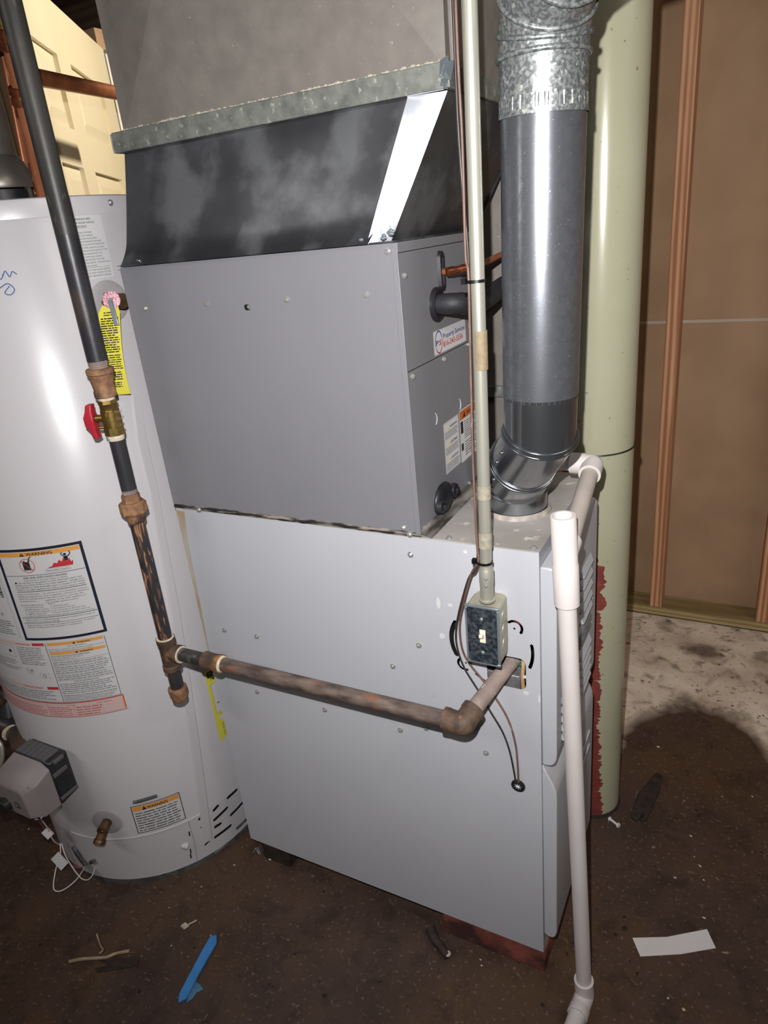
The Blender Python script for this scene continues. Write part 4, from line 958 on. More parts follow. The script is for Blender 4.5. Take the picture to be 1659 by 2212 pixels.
s.rect(.05, h_-.0120, ox-.036, h_-.0055, 6); s.text('LIGHTING INSTRUCTIONS', ox-.072, h_-.0112, .005, 4, width=.038, bold=.01); s.rect(ox-.030, h_-.0120, ox-.003, h_-.0055, 4)
s.greek(ox-.072, h_-.060, ox-.010, h_-.0145, 10, 5, fill=.42, seed=41); s.greek(.03, h_-.078, ox-.078, h_-.050, 6, 5, fill=.42, seed=42); s.frame(.05, h_-.044, ox-.082, h_-.016, .0006, 5); s.shape([circ(.10, h_-.030, .007, 16)], 2, .0006); s.shape([circ(ox-.095, h_-.030, .004, 16)], 2, .0006)
for q in range(14):
    a = random.uniform(0, 6.28); s.poly([(ox-.058, h_-.076), (ox-.058+.011*math.cos(a), h_-.076+.008*math.sin(a)), (ox-.058+.011*math.cos(a+.12), h_-.076+.008*math.sin(a+.12))], 5, .0007)
s.frame(ox-.034, h_-.092, ox-.012, h_-.080, .0005, 5); s.shape([circ(ox-.024, h_-.086, .004, 12), circ(ox-.024, h_-.086, .003, 12)], 2, .0007)
s.rect(.05, .072, ox-.036, .079, 6); s.text('TO TURN OFF GAS TO APPLIANCE', ox-.092, .0732, .005, 4, width=.052, bold=.01); s.rect(ox-.028, .072, ox-.002, .079, 4)
s.greek(.02, .045, ox-.006, .070, 5, 5, fill=.42, seed=44)
s.rect(0, .0005, w_-.004, .039, 6, .0004); s.rect(0, 0, w_-.002, .0014, 4, .0006); s.rect(0, .036, w_-.006, .0385, 4, .0005); s.rect(w_-.0062, .004, w_-.0044, .0385, 4, .0006); s.rect(w_-.0084, .004, w_-.0064, .034, 3, .0006)
s.text('FAULT STATUS', w_-.060, .0295, .0045, 4, width=.030, bold=.01); s.text('LED STATUS', w_-.125, .0295, .004, 4, width=.020)
for k in range(5): s.rect(ox+.02, .0045+k*.0058, w_-.009, .0048+k*.0058, 5, .0006)
s.greek(ox+.022, .004, w_-.050, .0285, 4, 4, fill=.3, seed=51); s.greek(ox-.040, .004, ox+.014, .0285, 5, 4, fill=.3, seed=52); s.greek(.06, .004, ox-.045, .0285, 5, 4, fill=.3, seed=53); s.rect(ox-.0425, .003, ox-.0418, .034, 4, .0006); s.rect(ox+.0175, .003, ox+.018, .034, 4, .0006)
s.out('instruction_label', heat, hmap(thA, zA), cut=.012)['label'] = 'white instruction label with a pink bottom row and orange bars'
# rating label, mostly round the side
thA, thB, zA, zB = -112, -77.8, .629, .828
w_ = rad(thB-thA)*HR; h_ = zB-zA
s = Sheet(LM); s.shape([rrect(0, 0, w_, h_, .003)], 0, .00025); s.rect(w_-.004, .004, w_-.0034, h_-.004, 5)
s.greek(.03, h_-.08, w_-.025, h_-.05, 5, 5, fill=.3, seed=61, rag=.9); s.greek(.03, .085, w_-.03, .115, 5, 5, fill=.3, seed=62, rag=.9); s.greek(.01, .01, w_-.008, .045, 7, 5, fill=.5, seed=63); s.text('32.0', w_-.05, .055, .011, 5, width=.022)
for k in range(9): s.rect(w_-.018, h_-.10+k*.0045, w_-.010, h_-.0978+k*.0045+.0006*(k % 3), 2)
s.out('rating_label', heat, hmap(thA, zA), cut=.012)
# small warning above the skirt
thA, thB, zA, zB = -54.6, -32.6, .0885, .171
w_ = rad(thB-thA)*HR; h_ = zB-zA
s = Sheet(LM); s.shape([rrect(0, 0, w_, h_, .003)], 0, .0003); s.frame(.0004, .0004, w_-.0004, h_-.0004, .0018, 1); s.rect(.0035, h_-.0165, w_-.0035, h_-.0035, 3)
s.text('WARNING', w_*.32, h_-.0150, .010, 2, width=w_*.42, bold=.02); s.poly([(w_*.22, h_-.0155), (w_*.31, h_-.0155), (w_*.265, h_-.0050)], 2, .0007)
s.greek(.006, .005, w_-.006, h_-.019, 8, 2, fill=.35, seed=71)
s.out('small_warning_label', heat, hmap(thA, zA), cut=.012)['label'] = 'small orange-headed warning label above the skirt seam'
a = (-51.0745,0.1830); b = (-40.2664,0.1828)
mb = MB(); mb.tube([hpt(-52.5, .183, .0008), hpt(-48, .1835, .001), hpt(-42, .1845, .0008)], .0042, 8, 4); mb.build('louvre_slot', HEATD, heat)
# energy label running behind the furnace
s = Sheet([YEL, INKK, PAPERW, INKG]); w_, h_ = .19, .205
s.shape([rrect(0, 0, w_, h_, .002)], 0, .0003); s.text('ENERGY', .0045, h_-.026, .020, 1, width=.088, bold=.05); s.greek(.010, h_-.036, .10, h_-.029, 2, 1, fill=.3, seed=81)
s.rect(.008, h_-.128, w_-.008, h_-.046, 2, .0005); s.frame(.008, h_-.128, w_-.008, h_-.046, .0006, 1, .0006); s.rect(.016, h_-.104, w_-.02, h_-.1015, 1, .0007)
s.rect(.012, h_-.150, .09, h_-.139, 2, .0005); s.text('Estimated', .018, h_-.137, .006, 1, width=.03); s.greek(.016, .008, .09, .046, 6, 1, fill=.28, seed=82)
s.out('energy_label', heat, hmap(-7.9, .237), cut=.012)['label'] = 'yellow energy label cut off by the furnace'
# drain valve
dp = (-66.6577,0.1340); dth, dz = dp; dn = (hpt(dth, 0, 1)-hpt(dth, 0, 0)).normalized(); c_ = hpt(dth, dz)
MB().lathe(c_, dn, [(0, .034), (.0015, .034), (.0025, .031), (.0026, .016), (.001, .015)], 32).build('drain_escutcheon', ESC, heat)
mb = MB(); mb.cyl(c_, c_+dn*.026, .0115, n=20); mb.lathe(c_+dn*.022, dn, [(0, .0125), (.006, .0125), (.007, .011), (.0075, .0055), (.0095, .005), (.0095, 0)], 20)
od = (dn*.62+Vector((-.28, -.05, -.72))).normalized(); mb.cyl(c_+dn*.016, c_+dn*.016+od*.034, .0105, .0115, n=20)
dv = mb.build('drain_valve', BRASSD, heat)
mb = MB(); e = c_+dn*.016+od*.026; mb.lathe(e, od, [(0, .0125), (.002, .0135), (.010, .0135), (.0102, .0105), (.004, .0100), (.004, 0)], 24, False); mb.build('hose_thread', BRASSD, dv)
# relief valve
tp = (-11.0, 1.262); tn = (hpt(tp[0], 0, 1)-hpt(tp[0], 0, 0)).normalized(); c_ = hpt(tp[0], tp[1])
MB().lathe(c_, tn, [(0, .037), (.0015, .037), (.003, .034), (.0031, .02)], 32).build('relief_escutcheon', ESC, heat)
mb = MB(); mb.lathe(c_, tn, [(0, .0185), (.006, .0185), (.008, .016), (.014, .016), (.016, .0125), (.022, .0125)], 6); mb.lathe(c_+tn*.010, tn, [(0, .0135), (.035, .0135), (.038, .0115)], 20)
rv = mb.build('relief_valve', BRASSD, heat)
dc = Vector((-0.0190,-0.0040,1.2544)); dc = c_+tn*.030+Vector((.006, -.020, .004)); vd = (CAM-dc).normalized(); vd = (vd+Vector((0, -.5, .2))).normalized()
MB().cyl(c_+tn*.030, dc, .0115, n=18).build('relief_bonnet', BRASSD, rv)
MB().lathe(dc, vd, [(0, .0150), (.0022, .0155), (.0032, .0135), (.0034, .0)], 24).build('relief_disc', PINKD, rv)
la = dc+vd*.006; mb = MB(); mb.cyl(dc+vd*.002, dc+vd*.009, .0035, n=10); mb.obox(la+Vector((.004, -.004, -.022)), Vector((.0032, .002, 0)), Vector((.0, -.0012, 0)), Vector((.006, -.004, -.022))*.95); mb.build('test_lever', PLATEE, rv, bevel=.0005)
# hanging yellow tag
t0 = dc+Vector((-.024, -.012, -.008)); tw, tl = .041, .160
fn_t = lambda x, y, h: t0+Vector((x*.93, x*.36, 0))+Vector((0, 0, y))+Vector((.36, -.93, 0))*h+Vector((-.020*(-y/tl), -.010*math.sin(-y/tl*2.6), 0))
s = Sheet([YEL, INKK]); 
rows_ = 12
for k in range(rows_):
    ya, yb = -tl*k/rows_, -tl*(k+1)/rows_; xa = .007 if k == 0 else 0
    s.poly([(0, yb), (tw, yb), (tw-(xa*.6), ya), (xa, ya)], 0, 0)
s.greek(.010, -.018, tw-.008, -.010, 2, 1, fill=.5, seed=90, h=.0006); s.greek(.004, -.082, tw-.003, -.020, 15, 1, fill=.55, seed=91, h=.0006); s.greek(.004, -.112, tw-.003, -.084, 7, 1, fill=.45, seed=92, h=.0006); s.greek(.006, -.132, tw-.006, -.115, 4, 1, fill=.55, seed=93, h=.0006); s.greek(.005, -.146, tw-.010, -.135, 3, 1, fill=.55, seed=94, h=.0006)
yt_ = s.out('hang_tag', None, fn_t)
tag(yt_, 'long yellow printed tag hanging from the relief valve of the water heater', 'tag')
# gas control with knob
gx0, gx1, gz0, gz1 = -.392, -.272, .243, .357
gc = MB(); gc.box((gx0+.004, -.252, gz0+.004), (gx1-.002, -.203, gz1-.002))
gcb = gc.build('gas_control', PLASTK, heat, bevel=.006)
gcb['label'] = 'gas control with a black ribbed back and grey front cover'
mb = MB()
for k in range(6): mb.box((gx0+.010+k*.016, -.250, gz1-.004), (gx0+.0235+k*.016, -.212, gz1+.0025))
mb.build('cooling_ribs', PLASTG, gcb, bevel=.001)
mb = MB(); mb.box((gx1-.004, -.250, gz0+.072), (gx1+.001, -.215, gz0+.082)); mb.box((gx1-.004, -.250, gz0+.010), (gx1+.001, -.206, gz0+.018)); mb.box((gx1-.004, -.24, gz1-.012), (gx1+.002, -.215, gz1-.004)); mb.build('side_ribs', PLASTG, gcb, bevel=.001)
O = [(gx0, -.252, gz0), (gx1, -.252, gz0), (gx1, -.252, gz1-.014), (gx1-.022, -.252, gz1), (gx0+.010, -.252, gz1), (gx0, -.252, gz1-.010)]
I1 = [(x, -.290, z) for x, y, z in [(gx0, 0, gz0), (gx1-.004, 0, gz0), (gx1-.004, 0, gz1-.030), (gx1-.030, 0, gz1-.012), (gx0+.012, 0, gz1-.012), (gx0, 0, gz1-.020)]]
I2 = [(x, -.312, z) for x, y, z in [(gx0+.006, 0, gz0+.006), (gx1-.026, 0, gz0+.006), (gx1-.026, 0, gz1-.046), (gx1-.036, 0, gz1-.036), (gx0+.016, 0, gz1-.036), (gx0+.006, 0, gz1-.042)]]
mb = MB(); mb.add(O+I1+I2, [tuple(range(6))]+[(a*6+i, a*6+(i+1) % 6, (a+1)*6+(i+1) % 6, (a+1)*6+i) for a in (0, 1) for i in range(6)]+[tuple(12+i for i in range(6))])
cv = mb.build('control_cover', PLAST, gcb, bevel=.003)
kc = Vector((gx0+.026, -.312, gz0+.026)); MB().lathe(kc, (0, -1, 0), [(0, .0165), (.012, .016), (.014, .014), (.014, 0)], 20).build('temperature_knob', PLASTK, gcb)
MB().lathe(Vector((gx0+.044, -.300, gz0-.002)), (0, -1, 0), [(0, .006), (.008, .006), (.008, 0)], 14).build('small_button', PLASTK, gcb)
mb = MB(); mb.box((gx0+.060, -.3135, gz0+.028), (gx0+.076, -.3115, gz0+.046)); mb.lathe((gx0+.068, -.3135, gz0+.037), (0, -1, 0), [(0, .004), (.003, .004), (.003, 0)], 12); mb.build('status_light', PLASTG, gcb, bevel=.001)
s = Sheet([PAPERW, INKK, INKG]); s.shape([rrect(0, 0, .026, .066, .001)], 0, .0003); s.greek(.003, .050, .023, .062, 3, 2, fill=.3, seed=101); s.greek(.003, .004, .023, .018, 4, 2, fill=.3, seed=102); s.frame(.006, .026, .020, .044, .0008, 1); s.shape([circ(.013, .022, .0028, 12)], 1, .0006)
s.out('control_label', gcb, plane_map((gx1-.0255, -.3118+.002, gz0+.006), Vector((.022, .022, 0)), (0, 0, 1)))
for q in ((gx1-.018, -.296, gz1-.030), (gx1-.010, -.296, gz0+.004)): hexscrew(gcb, q, (.4, -.9, .1), .0022, 'cover_screw')
# harness under the control
mb = MB(); A = Vector((gx0+.050, -.285, gz0)); 
P_ = [A, (-0.3962,-0.2454,0.1162), (-0.4110,-0.2299,0.0616), (-0.4056,-0.2181,-0.0252), (-0.3739,-0.2082,-0.0421), (-0.3521,-0.1854,-0.0461)]
mb.tube(P_, .0022, 8); hn = mb.build('red_wires', REDP, heat)
mb = MB(); mb.tube([A+Vector((.006, 0, 0)), (-0.3750,-0.2491,0.1357), (-0.3910,-0.2377,0.0737), (-0.4082,-0.2185,0.0298)], .0016, 8); mb.tube([(-0.3757,-0.2332,0.0650), (-0.3649,-0.2472,0.0486), (-0.3627,-0.2702,0.0236), (-0.3459,-0.2963,0.0008), (-0.3275,-0.2883,-0.0041), (-0.3174,-0.2562,-0.0011), (-0.3486,-0.2091,-0.0218)], .0014, 8); mb.tube([(-0.3727,-0.2317,0.0647), (-0.3517,-0.2432,0.0412), (-0.3214,-0.2464,-0.0018), (-0.3118,-0.2376,-0.0209), (-0.3159,-0.2183,-0.0276), (-0.3358,-0.1924,-0.0280)], .0014, 8); mb.build('white_wires', WIREW, heat)
mb = MB(); c_ = Vector((-0.3562,-0.2575,0.0427)); mb.obox(c_, CR*.0085+CU*.009, CR*.012-CU*.013, CF*.0008); mb.build('wire_flag', PAPERW, heat)
mb = MB(); mb.obox(Vector((-0.3874,-0.2456,0.1053)), CR*.006+CU*.006, CR*.008-CU*.008, CF*.004); mb.build('wire_connector', CARD, heat, bevel=.001)
mb = MB(); mb.obox(Vector((-0.3078,-0.2855,0.2411)), CR*.010-CU*.004, CR*.006+CU*.012, CF*.003); mb.build('plug', PLASTK, heat, bevel=.001)
mb = MB(); mb.obox(Vector((-0.3192,-0.2863,0.2268)), CR*.004, CU*.008, CF*.002); mb.obox(Vector((-0.3035,-0.2761,0.2297)), CR*.004, CU*.006, CF*.002); mb.build('plug_latch', PAPERW, heat)
# combustion cover notch on the skirt at the wires
mb = MB(); 
mb.tube([hpt(-92, .03, .002), hpt(-90, .01, .004), hpt(-87, -.02, .003)], .006, 10); mb.tube([hpt(-83, -.004, .003), hpt(-80, .006, .004)], .005, 10); mb.build('burner_tube', HEATD, heat)
# draft hood on top
dh = MB(); cx_, cy_ = HC.x, HC.y
dh.lathe((cx_, cy_, 1.44), HZ, [(.036, .066), (.042, .068), (.060, .064), (.085, .052), (.095, .044), (.30, .043), (.60, .043)], 40, False)
q = dh.build('draft_hood', DRAFT, heat)
for a in (20, 110, 200, 290): MB().box((cx_+.055*math.cos(rad(a))-.004, cy_+.055*math.sin(rad(a))-.004, 1.44), (cx_+.055*math.cos(rad(a))+.004, cy_+.055*math.sin(rad(a))+.004, 1.485)).build('hood_leg', DRAFT, heat)
mb = MB(); mb.lathe((cx_, cy_, 1.44), HZ, [(0, .058), (.034, .056), (.034, 0)], 40); mb.build('flue_baffle', RUBBER, heat)

# ================================================================== COPPER WATER PIPES
cp = thing('copper_pipe', 'vertical copper water pipe rising from the heater top behind the black gas pipe', 'pipe', (-0.2424,0.0787,1.4609))
c0 = Vector((-0.2424,0.0787,1.4609)); c1 = Vector((-0.1900,0.0380,1.6013)); c2 = Vector((-0.1552,0.0151,1.6955)); c3 = Vector((-0.1333,0.0039,1.7506))
MB().cyl(c0-Vector((0, 0, .02)), c3, .0118, n=24).build('riser', COPPER, cp)
dcp = (c3-c0).normalized()
for q, L_ in ((c0, .05), (c1-dcp*.01, .028), (Vector((-0.1636,0.0212,1.6658)), .03)):
    MB().lathe(q, dcp, [(0, .0122), (.002, .0142), (L_*.4, .0142), (L_*.42, .0128), (L_*.6, .0128), (L_*.62, .0145), (L_, .0145), (L_+.002, .0122)], 24).build('fitting', COPPERB, cp)
MB().cyl(c2, c3+dcp*.2, .0125, n=20).build('brass_end', BRASS, cp)
h0 = Vector((-0.1753,0.0322,1.6374)); h1 = Vector((-0.4798,0.6789,1.7013))
tag(MB().cyl(h0, h1, .0143, n=28).build('copper_pipe', COPPER), 'horizontal copper water pipe crossing in front of the cream door', 'pipe')
l0 = Vector((-0.3357,0.1786,1.7843)); 
tag(MB().cyl(Vector((-0.5793,0.3445,1.7696)), Vector((-0.5630,0.3078,1.4882)), .010, n=20).build('copper_pipe', COPPER), 'thin dark copper tube just left of the copper riser on the heater', 'pipe')

# ================================================================== GAS PIPE
gas = thing('gas_pipe', 'black iron gas pipe with rusty fittings running down and across to the furnace', 'gas pipe', (.004, -.10, .602))
GY = -.10
def gpt(z): t = (z-.49)/(1.70-.49); return Vector((-.002+.014*t, GY, z))
UPV = (gpt(1.7)-gpt(.49)).normalized()
mb = MB(); mb.cyl(gpt(1.375), gpt(2.3), .0167, n=32, cap=False); mb.cyl(gpt(1.180), gpt(1.375), .0167, n=32, cap=False, mi=1); mb.build('upper_pipe', [GREYPIPE, BLACKPIPE], gas)
mb = MB(); mb.lathe(gpt(1.166), UPV, [(0, .0150)]+[(.001+.0016*k, .0158 if k % 2 else .0148) for k in range(9)]+[(.016, .0160)], 28); mb.build('thread', RUSTN, gas)
# reducer coupling
mb = MB(); mb.lathe(gpt(1.119), UPV, [(0, .0165), (.001, .0185), (.010, .0185), (.013, .0170), (.022, .0178), (.032, .0195), (.038, .0205), (.040, .0228), (.047, .0228), (.049, .0205)], 32); mb.build('reducer', RUST, gas)
mb = MB(); mb.lathe(gpt(1.104), UPV, [(0, .0125), (.006, .0142), (.014, .0136), (.017, .0130)], 24); mb.build('thread_sealant', DOPE, gas)
# ball valve
vb = MB(); vb.lathe(gpt(1.052), UPV, [(0, .0155), (.001, .0172), (.014, .0172), (.016, .0152), (.034, .0150), (.0345, .0162), (.042, .0162), (.0425, .0150), (.054, .0150), (.056, .0165), (.062, .0160)], 8, rot=.35)
vb.lathe(gpt(1.066), UPV, [(0, .0158), (.030, .0158)], 28)
val = vb.build('valve_body', BRASS, gas)
hs = gpt(1.082); hd = Vector((-.93, -.36, 0)).normalized()
mb = MB(); mb.cyl(hs, hs+hd*.028, .0078, .0068, n=16); mb.cyl(hs+Vector((0, 0, -.016))+hd*.010, hs+Vector((0, 0, -.016))+hd*.028, .003, n=8); mb.build('valve_stem', BRASS, val)
mb = MB(); c_ = hs+hd*.034; side = Vector((0, 0, 1)).cross(hd)
ZZ = Vector((0, 0, 1)); pr_ = [(-.034, .0045, .008), (-.020, .005, .0075), (-.010, .0085, .0105), (.004, .0088, .0105), (.014, .0062, .008), (.026, .0055, .0075)]
vs = []
for i, (t, a, b) in enumerate(pr_):
    cc_ = c_+ZZ*t+hd*(.004*math.sin((t+.03)*60))
    vs += [cc_+hd*a+side*b, cc_+hd*a-side*b, cc_-hd*a-side*b, cc_-hd*a+side*b]
mb.add(vs, [(4*i+k, 4*i+(k+1) % 4, 4*i+4+(k+1) % 4, 4*i+4+k) for i in range(len(pr_)-1) for k in range(4)]+[(3, 2, 1, 0), tuple(4*(len(pr_)-1)+k for k in range(4))])
mb.build('valve_handle', REDH, val, bevel=.002)['label'] = 'red valve handle'
s = Sheet([BRASSD]); s.text('CSA', 0, 0, .006, 0, width=.012, bold=.02); s.text('WOG', 0, .012, .006, 0, width=.013, bold=.02); s.text('125', 0, -.011, .006, 0, width=.012, bold=.02)
vd = (CAM-gpt(1.08)); vd.z = 0; vd.normalize(); s.out('valve_stamp', val, plane_map(gpt(1.080)+vd*.0166-vd.cross(ZZ)*-.006*-1, ZZ.cross(vd), ZZ))
mb = MB(); mb.lathe(gpt(1.043), UPV, [(0, .0134), (.004, .0145), (.008, .0142), (.010, .0135)], 24); mb.build('thread_sealant', DOPE, gas)
mb = MB(); mb.cyl(gpt(.950), gpt(1.046), .01335, n=28); mb.build('nipple', BLACKPIPE, gas)
mb = MB(); mb.lathe(gpt(.941), UPV, [(0, .0122)]+[(.001+.0014*k, .0134 if k % 2 else .0125) for k in range(8)], 24); mb.build('thread', RUSTN, gas)
un = MB(); un.lathe(gpt(.925), UPV, [(0, .0165), (.014, .0165), (.017, .0155)], 8, rot=.2); un.lathe(gpt(.905), UPV, [(0, .0235), (.001, .0245), (.018, .0245), (.022, .0215)], 8); un.lathe(gpt(.886), UPV, [(0, .0145), (.004, .0165), (.020, .0175)], 24)
un.build('union', RUST, gas, bevel=.0012)
mb = MB(); mb.cyl(gpt(.636), gpt(.888), .01335, n=28); mb.build('drop_pipe', RUSTPIPE, gas)
mb = MB(); TC = Vector((.0015, GY, .604))
mb.lathe(gpt(.563), UPV, [(0, .0160), (.001, .0182), (.010, .0182), (.012, .0165), (.060, .0165), (.063, .0185), (.073, .0185), (.074, .0150)], 32)
mb.lathe(TC, (1, 0, 0), [(0, .0150), (.020, .0155), (.0215, .0182), (.031, .0182), (.032, .0150)], 32); mb.build('tee', RUSTD, gas)
mb = MB(); mb.lathe(gpt(.6365), UPV, [(0, .0172), (.0012, .0165), (.0014, .0136)], 28); mb.lathe(TC+Vector((.0318, 0, 0)), (1, 0, 0), [(0, .0172), (.0016, .0165), (.0018, .0136)], 28); mb.build('thread_sealant', DOPE, gas)
mb = MB(); mb.cyl(gpt(.520), gpt(.566), .01335, n=28); mb.build('drip_leg', BLACKPIPE, gas)
mb = MB(); mb.lathe(gpt(.487), UPV, [(0, .0), (.0, .0135), (.003, .0160), (.020, .0165), (.022, .0192), (.030, .0192), (.031, .0150)], 16); mb.build('end_cap', RUST, gas)
EX, EZ = .6235, .6090
mb = MB(); mb.cyl((.033, GY, .605), (.098, GY, .6055), .01335, n=28); mb.build('short_nipple', GREYPIPE, gas)
mb = MB(); mb.lathe((.094, GY, .6055), (1, 0, 0), [(0, .0150), (.001, .0180), (.006, .0180), (.010, .0170), (.030, .0170), (.034, .0182), (.042, .0182), (.043, .0150)], 28); mb.build('coupling', RUSTD, gas)
mb = MB(); mb.lathe((.1365, GY, .606), (1, 0, 0), [(0, .0165), (.0016, .0160), (.004, .0137)], 28); mb.build('thread_sealant', DOPE, gas)
mb = MB(); mb.cyl((.137, GY, .606), (EX-.028, GY, EZ), .01335, n=32); mb.build('level_pipe', RUSTH, gas)
# elbow towards the furnace and the nipple through its side
HN = Vector((.667, .03, .655)); E_ = Vector((EX, GY, EZ)); nd = (HN-E_).normalized()
mb = MB(); mb.lathe(E_+Vector((-.032, 0, 0)), (1, 0, 0), [(0, .0150), (.001, .0190), (.009, .0190), (.0105, .0172)], 28)
mb.tube([E_+Vector((-.024, 0, 0)), E_+Vector((-.010, .000, -.001)), E_+Vector((.001, .000, -.001))+nd*.001, E_+nd*.010+Vector((.001, 0, 0)), E_+nd*.024], .0182, 28, 8)
mb.lathe(E_+nd*.020, nd, [(0, .0172), (.002, .0192), (.011, .0192), (.012, .0150)], 28); mb.build('elbow', RUSTD, gas)
mb = MB(); mb.lathe(E_+nd*.031, nd, [(0, .0172), (.001, .0165), (.003, .0138)], 24); mb.build('thread_sealant', DOPE, gas)
mb = MB(); mb.cyl(E_+nd*.03, HN, .01335, n=28); mb.build('inlet_nipple', RUSTN, gas)

# ================================================================== CONDUIT AND SERVICE SWITCH
def cpt(z): t = (z-.80)/(1.56-.80); return Vector((.6525+.0105*t, -.045, z))
cv_ = thing('electrical_conduit', 'thin grey metal conduit running straight down to the service switch', 'conduit', cpt(.80))
CUP = (cpt(1.5)-cpt(.8)).normalized()
MB().cyl(cpt(.845), cpt(2.3), .0090, n=28).build('conduit_tube', CONDM, cv_)
mb = MB(); mb.lathe(cpt(.806), CUP, [(0, .0118), (.003, .0120), (.004, .0102), (.028, .0104), (.031, .0110), (.052, .0110), (.054, .0100), (.058, .0094)], 28); mb.build('connector', CONDM, cv_)
mb = MB(); mb.sphere(cpt(.848)+Vector((.003, -.0108, 0)), .0022, 8); mb.sphere(cpt(.836)+Vector((.003, -.0108, 0)), .0022, 8); mb.build('set_screw', PLATEE, cv_)
for za, zb_, rr in ((.895, .920, .0102), (.972, .992, .0098)): MB().cyl(cpt(za), cpt(zb_), rr, n=20, cap=False).build('tape_residue', RESID, cv_)
mb = MB(); mb.cyl(cpt(1.155)+Vector((.0015, -.0006, 0)), cpt(1.205)+Vector((.0015, -.0006, 0)), .0092, n=20, cap=False); mb.build('tape_residue', mat('brown_residue', '#86775f', '#786a55', rough=.7, scale=150), cv_)
bx0, bx1, bz0, bz1, by = .6165, .6715, .6905, .7955, -.0475
sw = thing('service_switch', 'galvanised metal switch box with an ivory toggle mounted on the furnace side', 'switch', ((bx0+bx1)/2, -.024, bz0))
loop = rrect(bx0+.001, bz0+.001, bx1-.001, bz1-.001, .006)
mb = MB(); n = len(loop); ch = .010
back_l = rrect(bx0+.003, bz0+.012, bx1-.003, bz1-.001, .008)
vs = [(x, by, z) for x, z in loop]+[(x, -.012, z) for x, z in loop]+[(x, -.0008, z) for x, z in back_l]
mb.add(vs, [tuple(range(n)), tuple(2*n+i for i in range(n))]+[(a*n+i, a*n+(i+1) % n, (a+1)*n+(i+1) % n, (a+1)*n+i) for a in (0, 1) for i in range(n)])
bx = mb.build('box', BOXM, sw, smooth=30)
for z in (.770, .745, .720):
    mb = MB(); mb.tube([(bx1-.0008, -.024-.009*math.cos(rad(a)), z+.011*math.sin(rad(a))) for a in range(-70, 75, 20)], .0012, 8, 3); mb.build('knockout', CONDM, bx)
mb = MB(); mb.lathe((.640, -.024, bz1-.0012), (0, 0, 1), [(0, .010), (.0008, .010), (.0008, .0088)], 20)
mb.build('knockout', CONDM, bx)
swl = xz((0.6430,-0.0510,0.7464)); tx, tz = (bx0+bx1)/2+.0005, (bz0+bz1)/2
cmap = plane_map((0, by-.0022, 0), (1, 0, 0), (0, 0, 1))
sheetplate('cover_plate', [rrect(bx0+.0035, bz0+.0035, bx1-.0035, bz1-.0035, .004), [(tx-.0048, tz-.0115), (tx+.0048, tz-.0115), (tx+.0048, tz+.0115), (tx-.0048, tz+.0115)]], .0012, cmap, PLATE, sw)
mb = MB()
for (x0, z0, x1, z1) in ((bx0, bz0, bx1, bz0+.0045), (bx0, bz1-.0045, bx1, bz1), (bx0, bz0+.0045, bx0+.0045, bz1-.0045), (bx1-.0045, bz0+.0045, bx1, bz1-.0045)): mb.box((x0, by-.0022, z0), (x1, by+.002, z1))
mb.build('cover_rim', PLATEE, sw, bevel=.0008)
tg = MB().box((tx-.0048, by-.0035, tz-.0115), (tx+.0048, by+.001, tz+.0115)).build('toggle_frame', IVORY, sw, bevel=.0006)
mb = MB(); mb.hexa([(tx-.0032, by-.003, tz-.002), (tx+.0032, by-.003, tz-.002), (tx+.0032, by-.003, tz+.005), (tx-.0032, by-.003, tz+.005), (tx-.0028, by-.0135, tz+.003), (tx+.0028, by-.0135, tz+.003), (tx+.0028, by-.012, tz+.0085), (tx-.0028, by-.012, tz+.0085)]); mb.build('toggle', IVORY, tg, bevel=.001)
for z in (tz+.030, tz-.030): MB().sphere((tx-.001, by-.0022, z), .0030, 12, (1, .45, 1)).build('cover_screw', SCREW, sw)

# thin low-voltage cables and their ties
ca = [cpt(2.28)+Vector((-.012, -.004, 0)), cpt(1.9)+Vector((-.013, -.003, 0)), cpt(1.55)+Vector((-.0145, -.004, 0)), cpt(1.42)+Vector((-.0125, -.004, 0)), cpt(1.30)+Vector((-.0150, .0, 0)), cpt(1.272)+Vector((-.0105, -.004, 0)), cpt(1.15)+Vector((-.0125, -.003, 0)), cpt(1.02)+Vector((-.014, -.002, 0)), cpt(.90)+Vector((-.0115, -.004, 0)), cpt(.872)+Vector((-.0105, -.004, 0)),
      (0.6272,-0.0400,0.8439), (0.6057,-0.0240,0.7829), (0.5918,-0.0140,0.7316), (0.5908,-0.0080,0.6830), (0.6015,-0.0040,0.6507), (0.6220,-0.0030,0.6241), (0.6451,-0.0030,0.5904), (0.6650,-0.0030,0.5526), (0.6760,-0.0030,0.5067), (0.6794,-0.0040,0.4632), (0.6808,-0.0060,0.4240)]
tag(MB().tube(ca, .0018, 10, 5).build('control_cable', WIREB), 'reddish brown thin cable running down the conduit to the furnace grommet', 'cable')
cb = [cpt(2.28)+Vector((-.0165, -.002, 0)), cpt(1.56)+Vector((-.019, -.001, 0)), cpt(1.38)+Vector((-.017, .002, 0)), cpt(1.28)+Vector((-.0125, .003, 0)), cpt(1.0)+Vector((-.015, .003, 0)), cpt(.872)+Vector((-.0125, -.002, 0)),
      (0.6206,-0.0360,0.8329), (0.5951,-0.0200,0.7618), (0.5827,-0.0100,0.7141), (0.5811,-0.0050,0.6790), (0.5906,-0.0030,0.6400), (0.6127,-0.0030,0.6009), (0.6326,-0.0030,0.5629), (0.6536,-0.0030,0.5247), (0.6649,-0.0030,0.4881), (0.6713,-0.0030,0.4493), (0.6757,-0.0060,0.4222)]
tag(MB().tube(cb, .0017, 10, 5).build('control_cable', WIREK), 'dark thin cable beside the brown one, looping left of the switch box', 'cable')
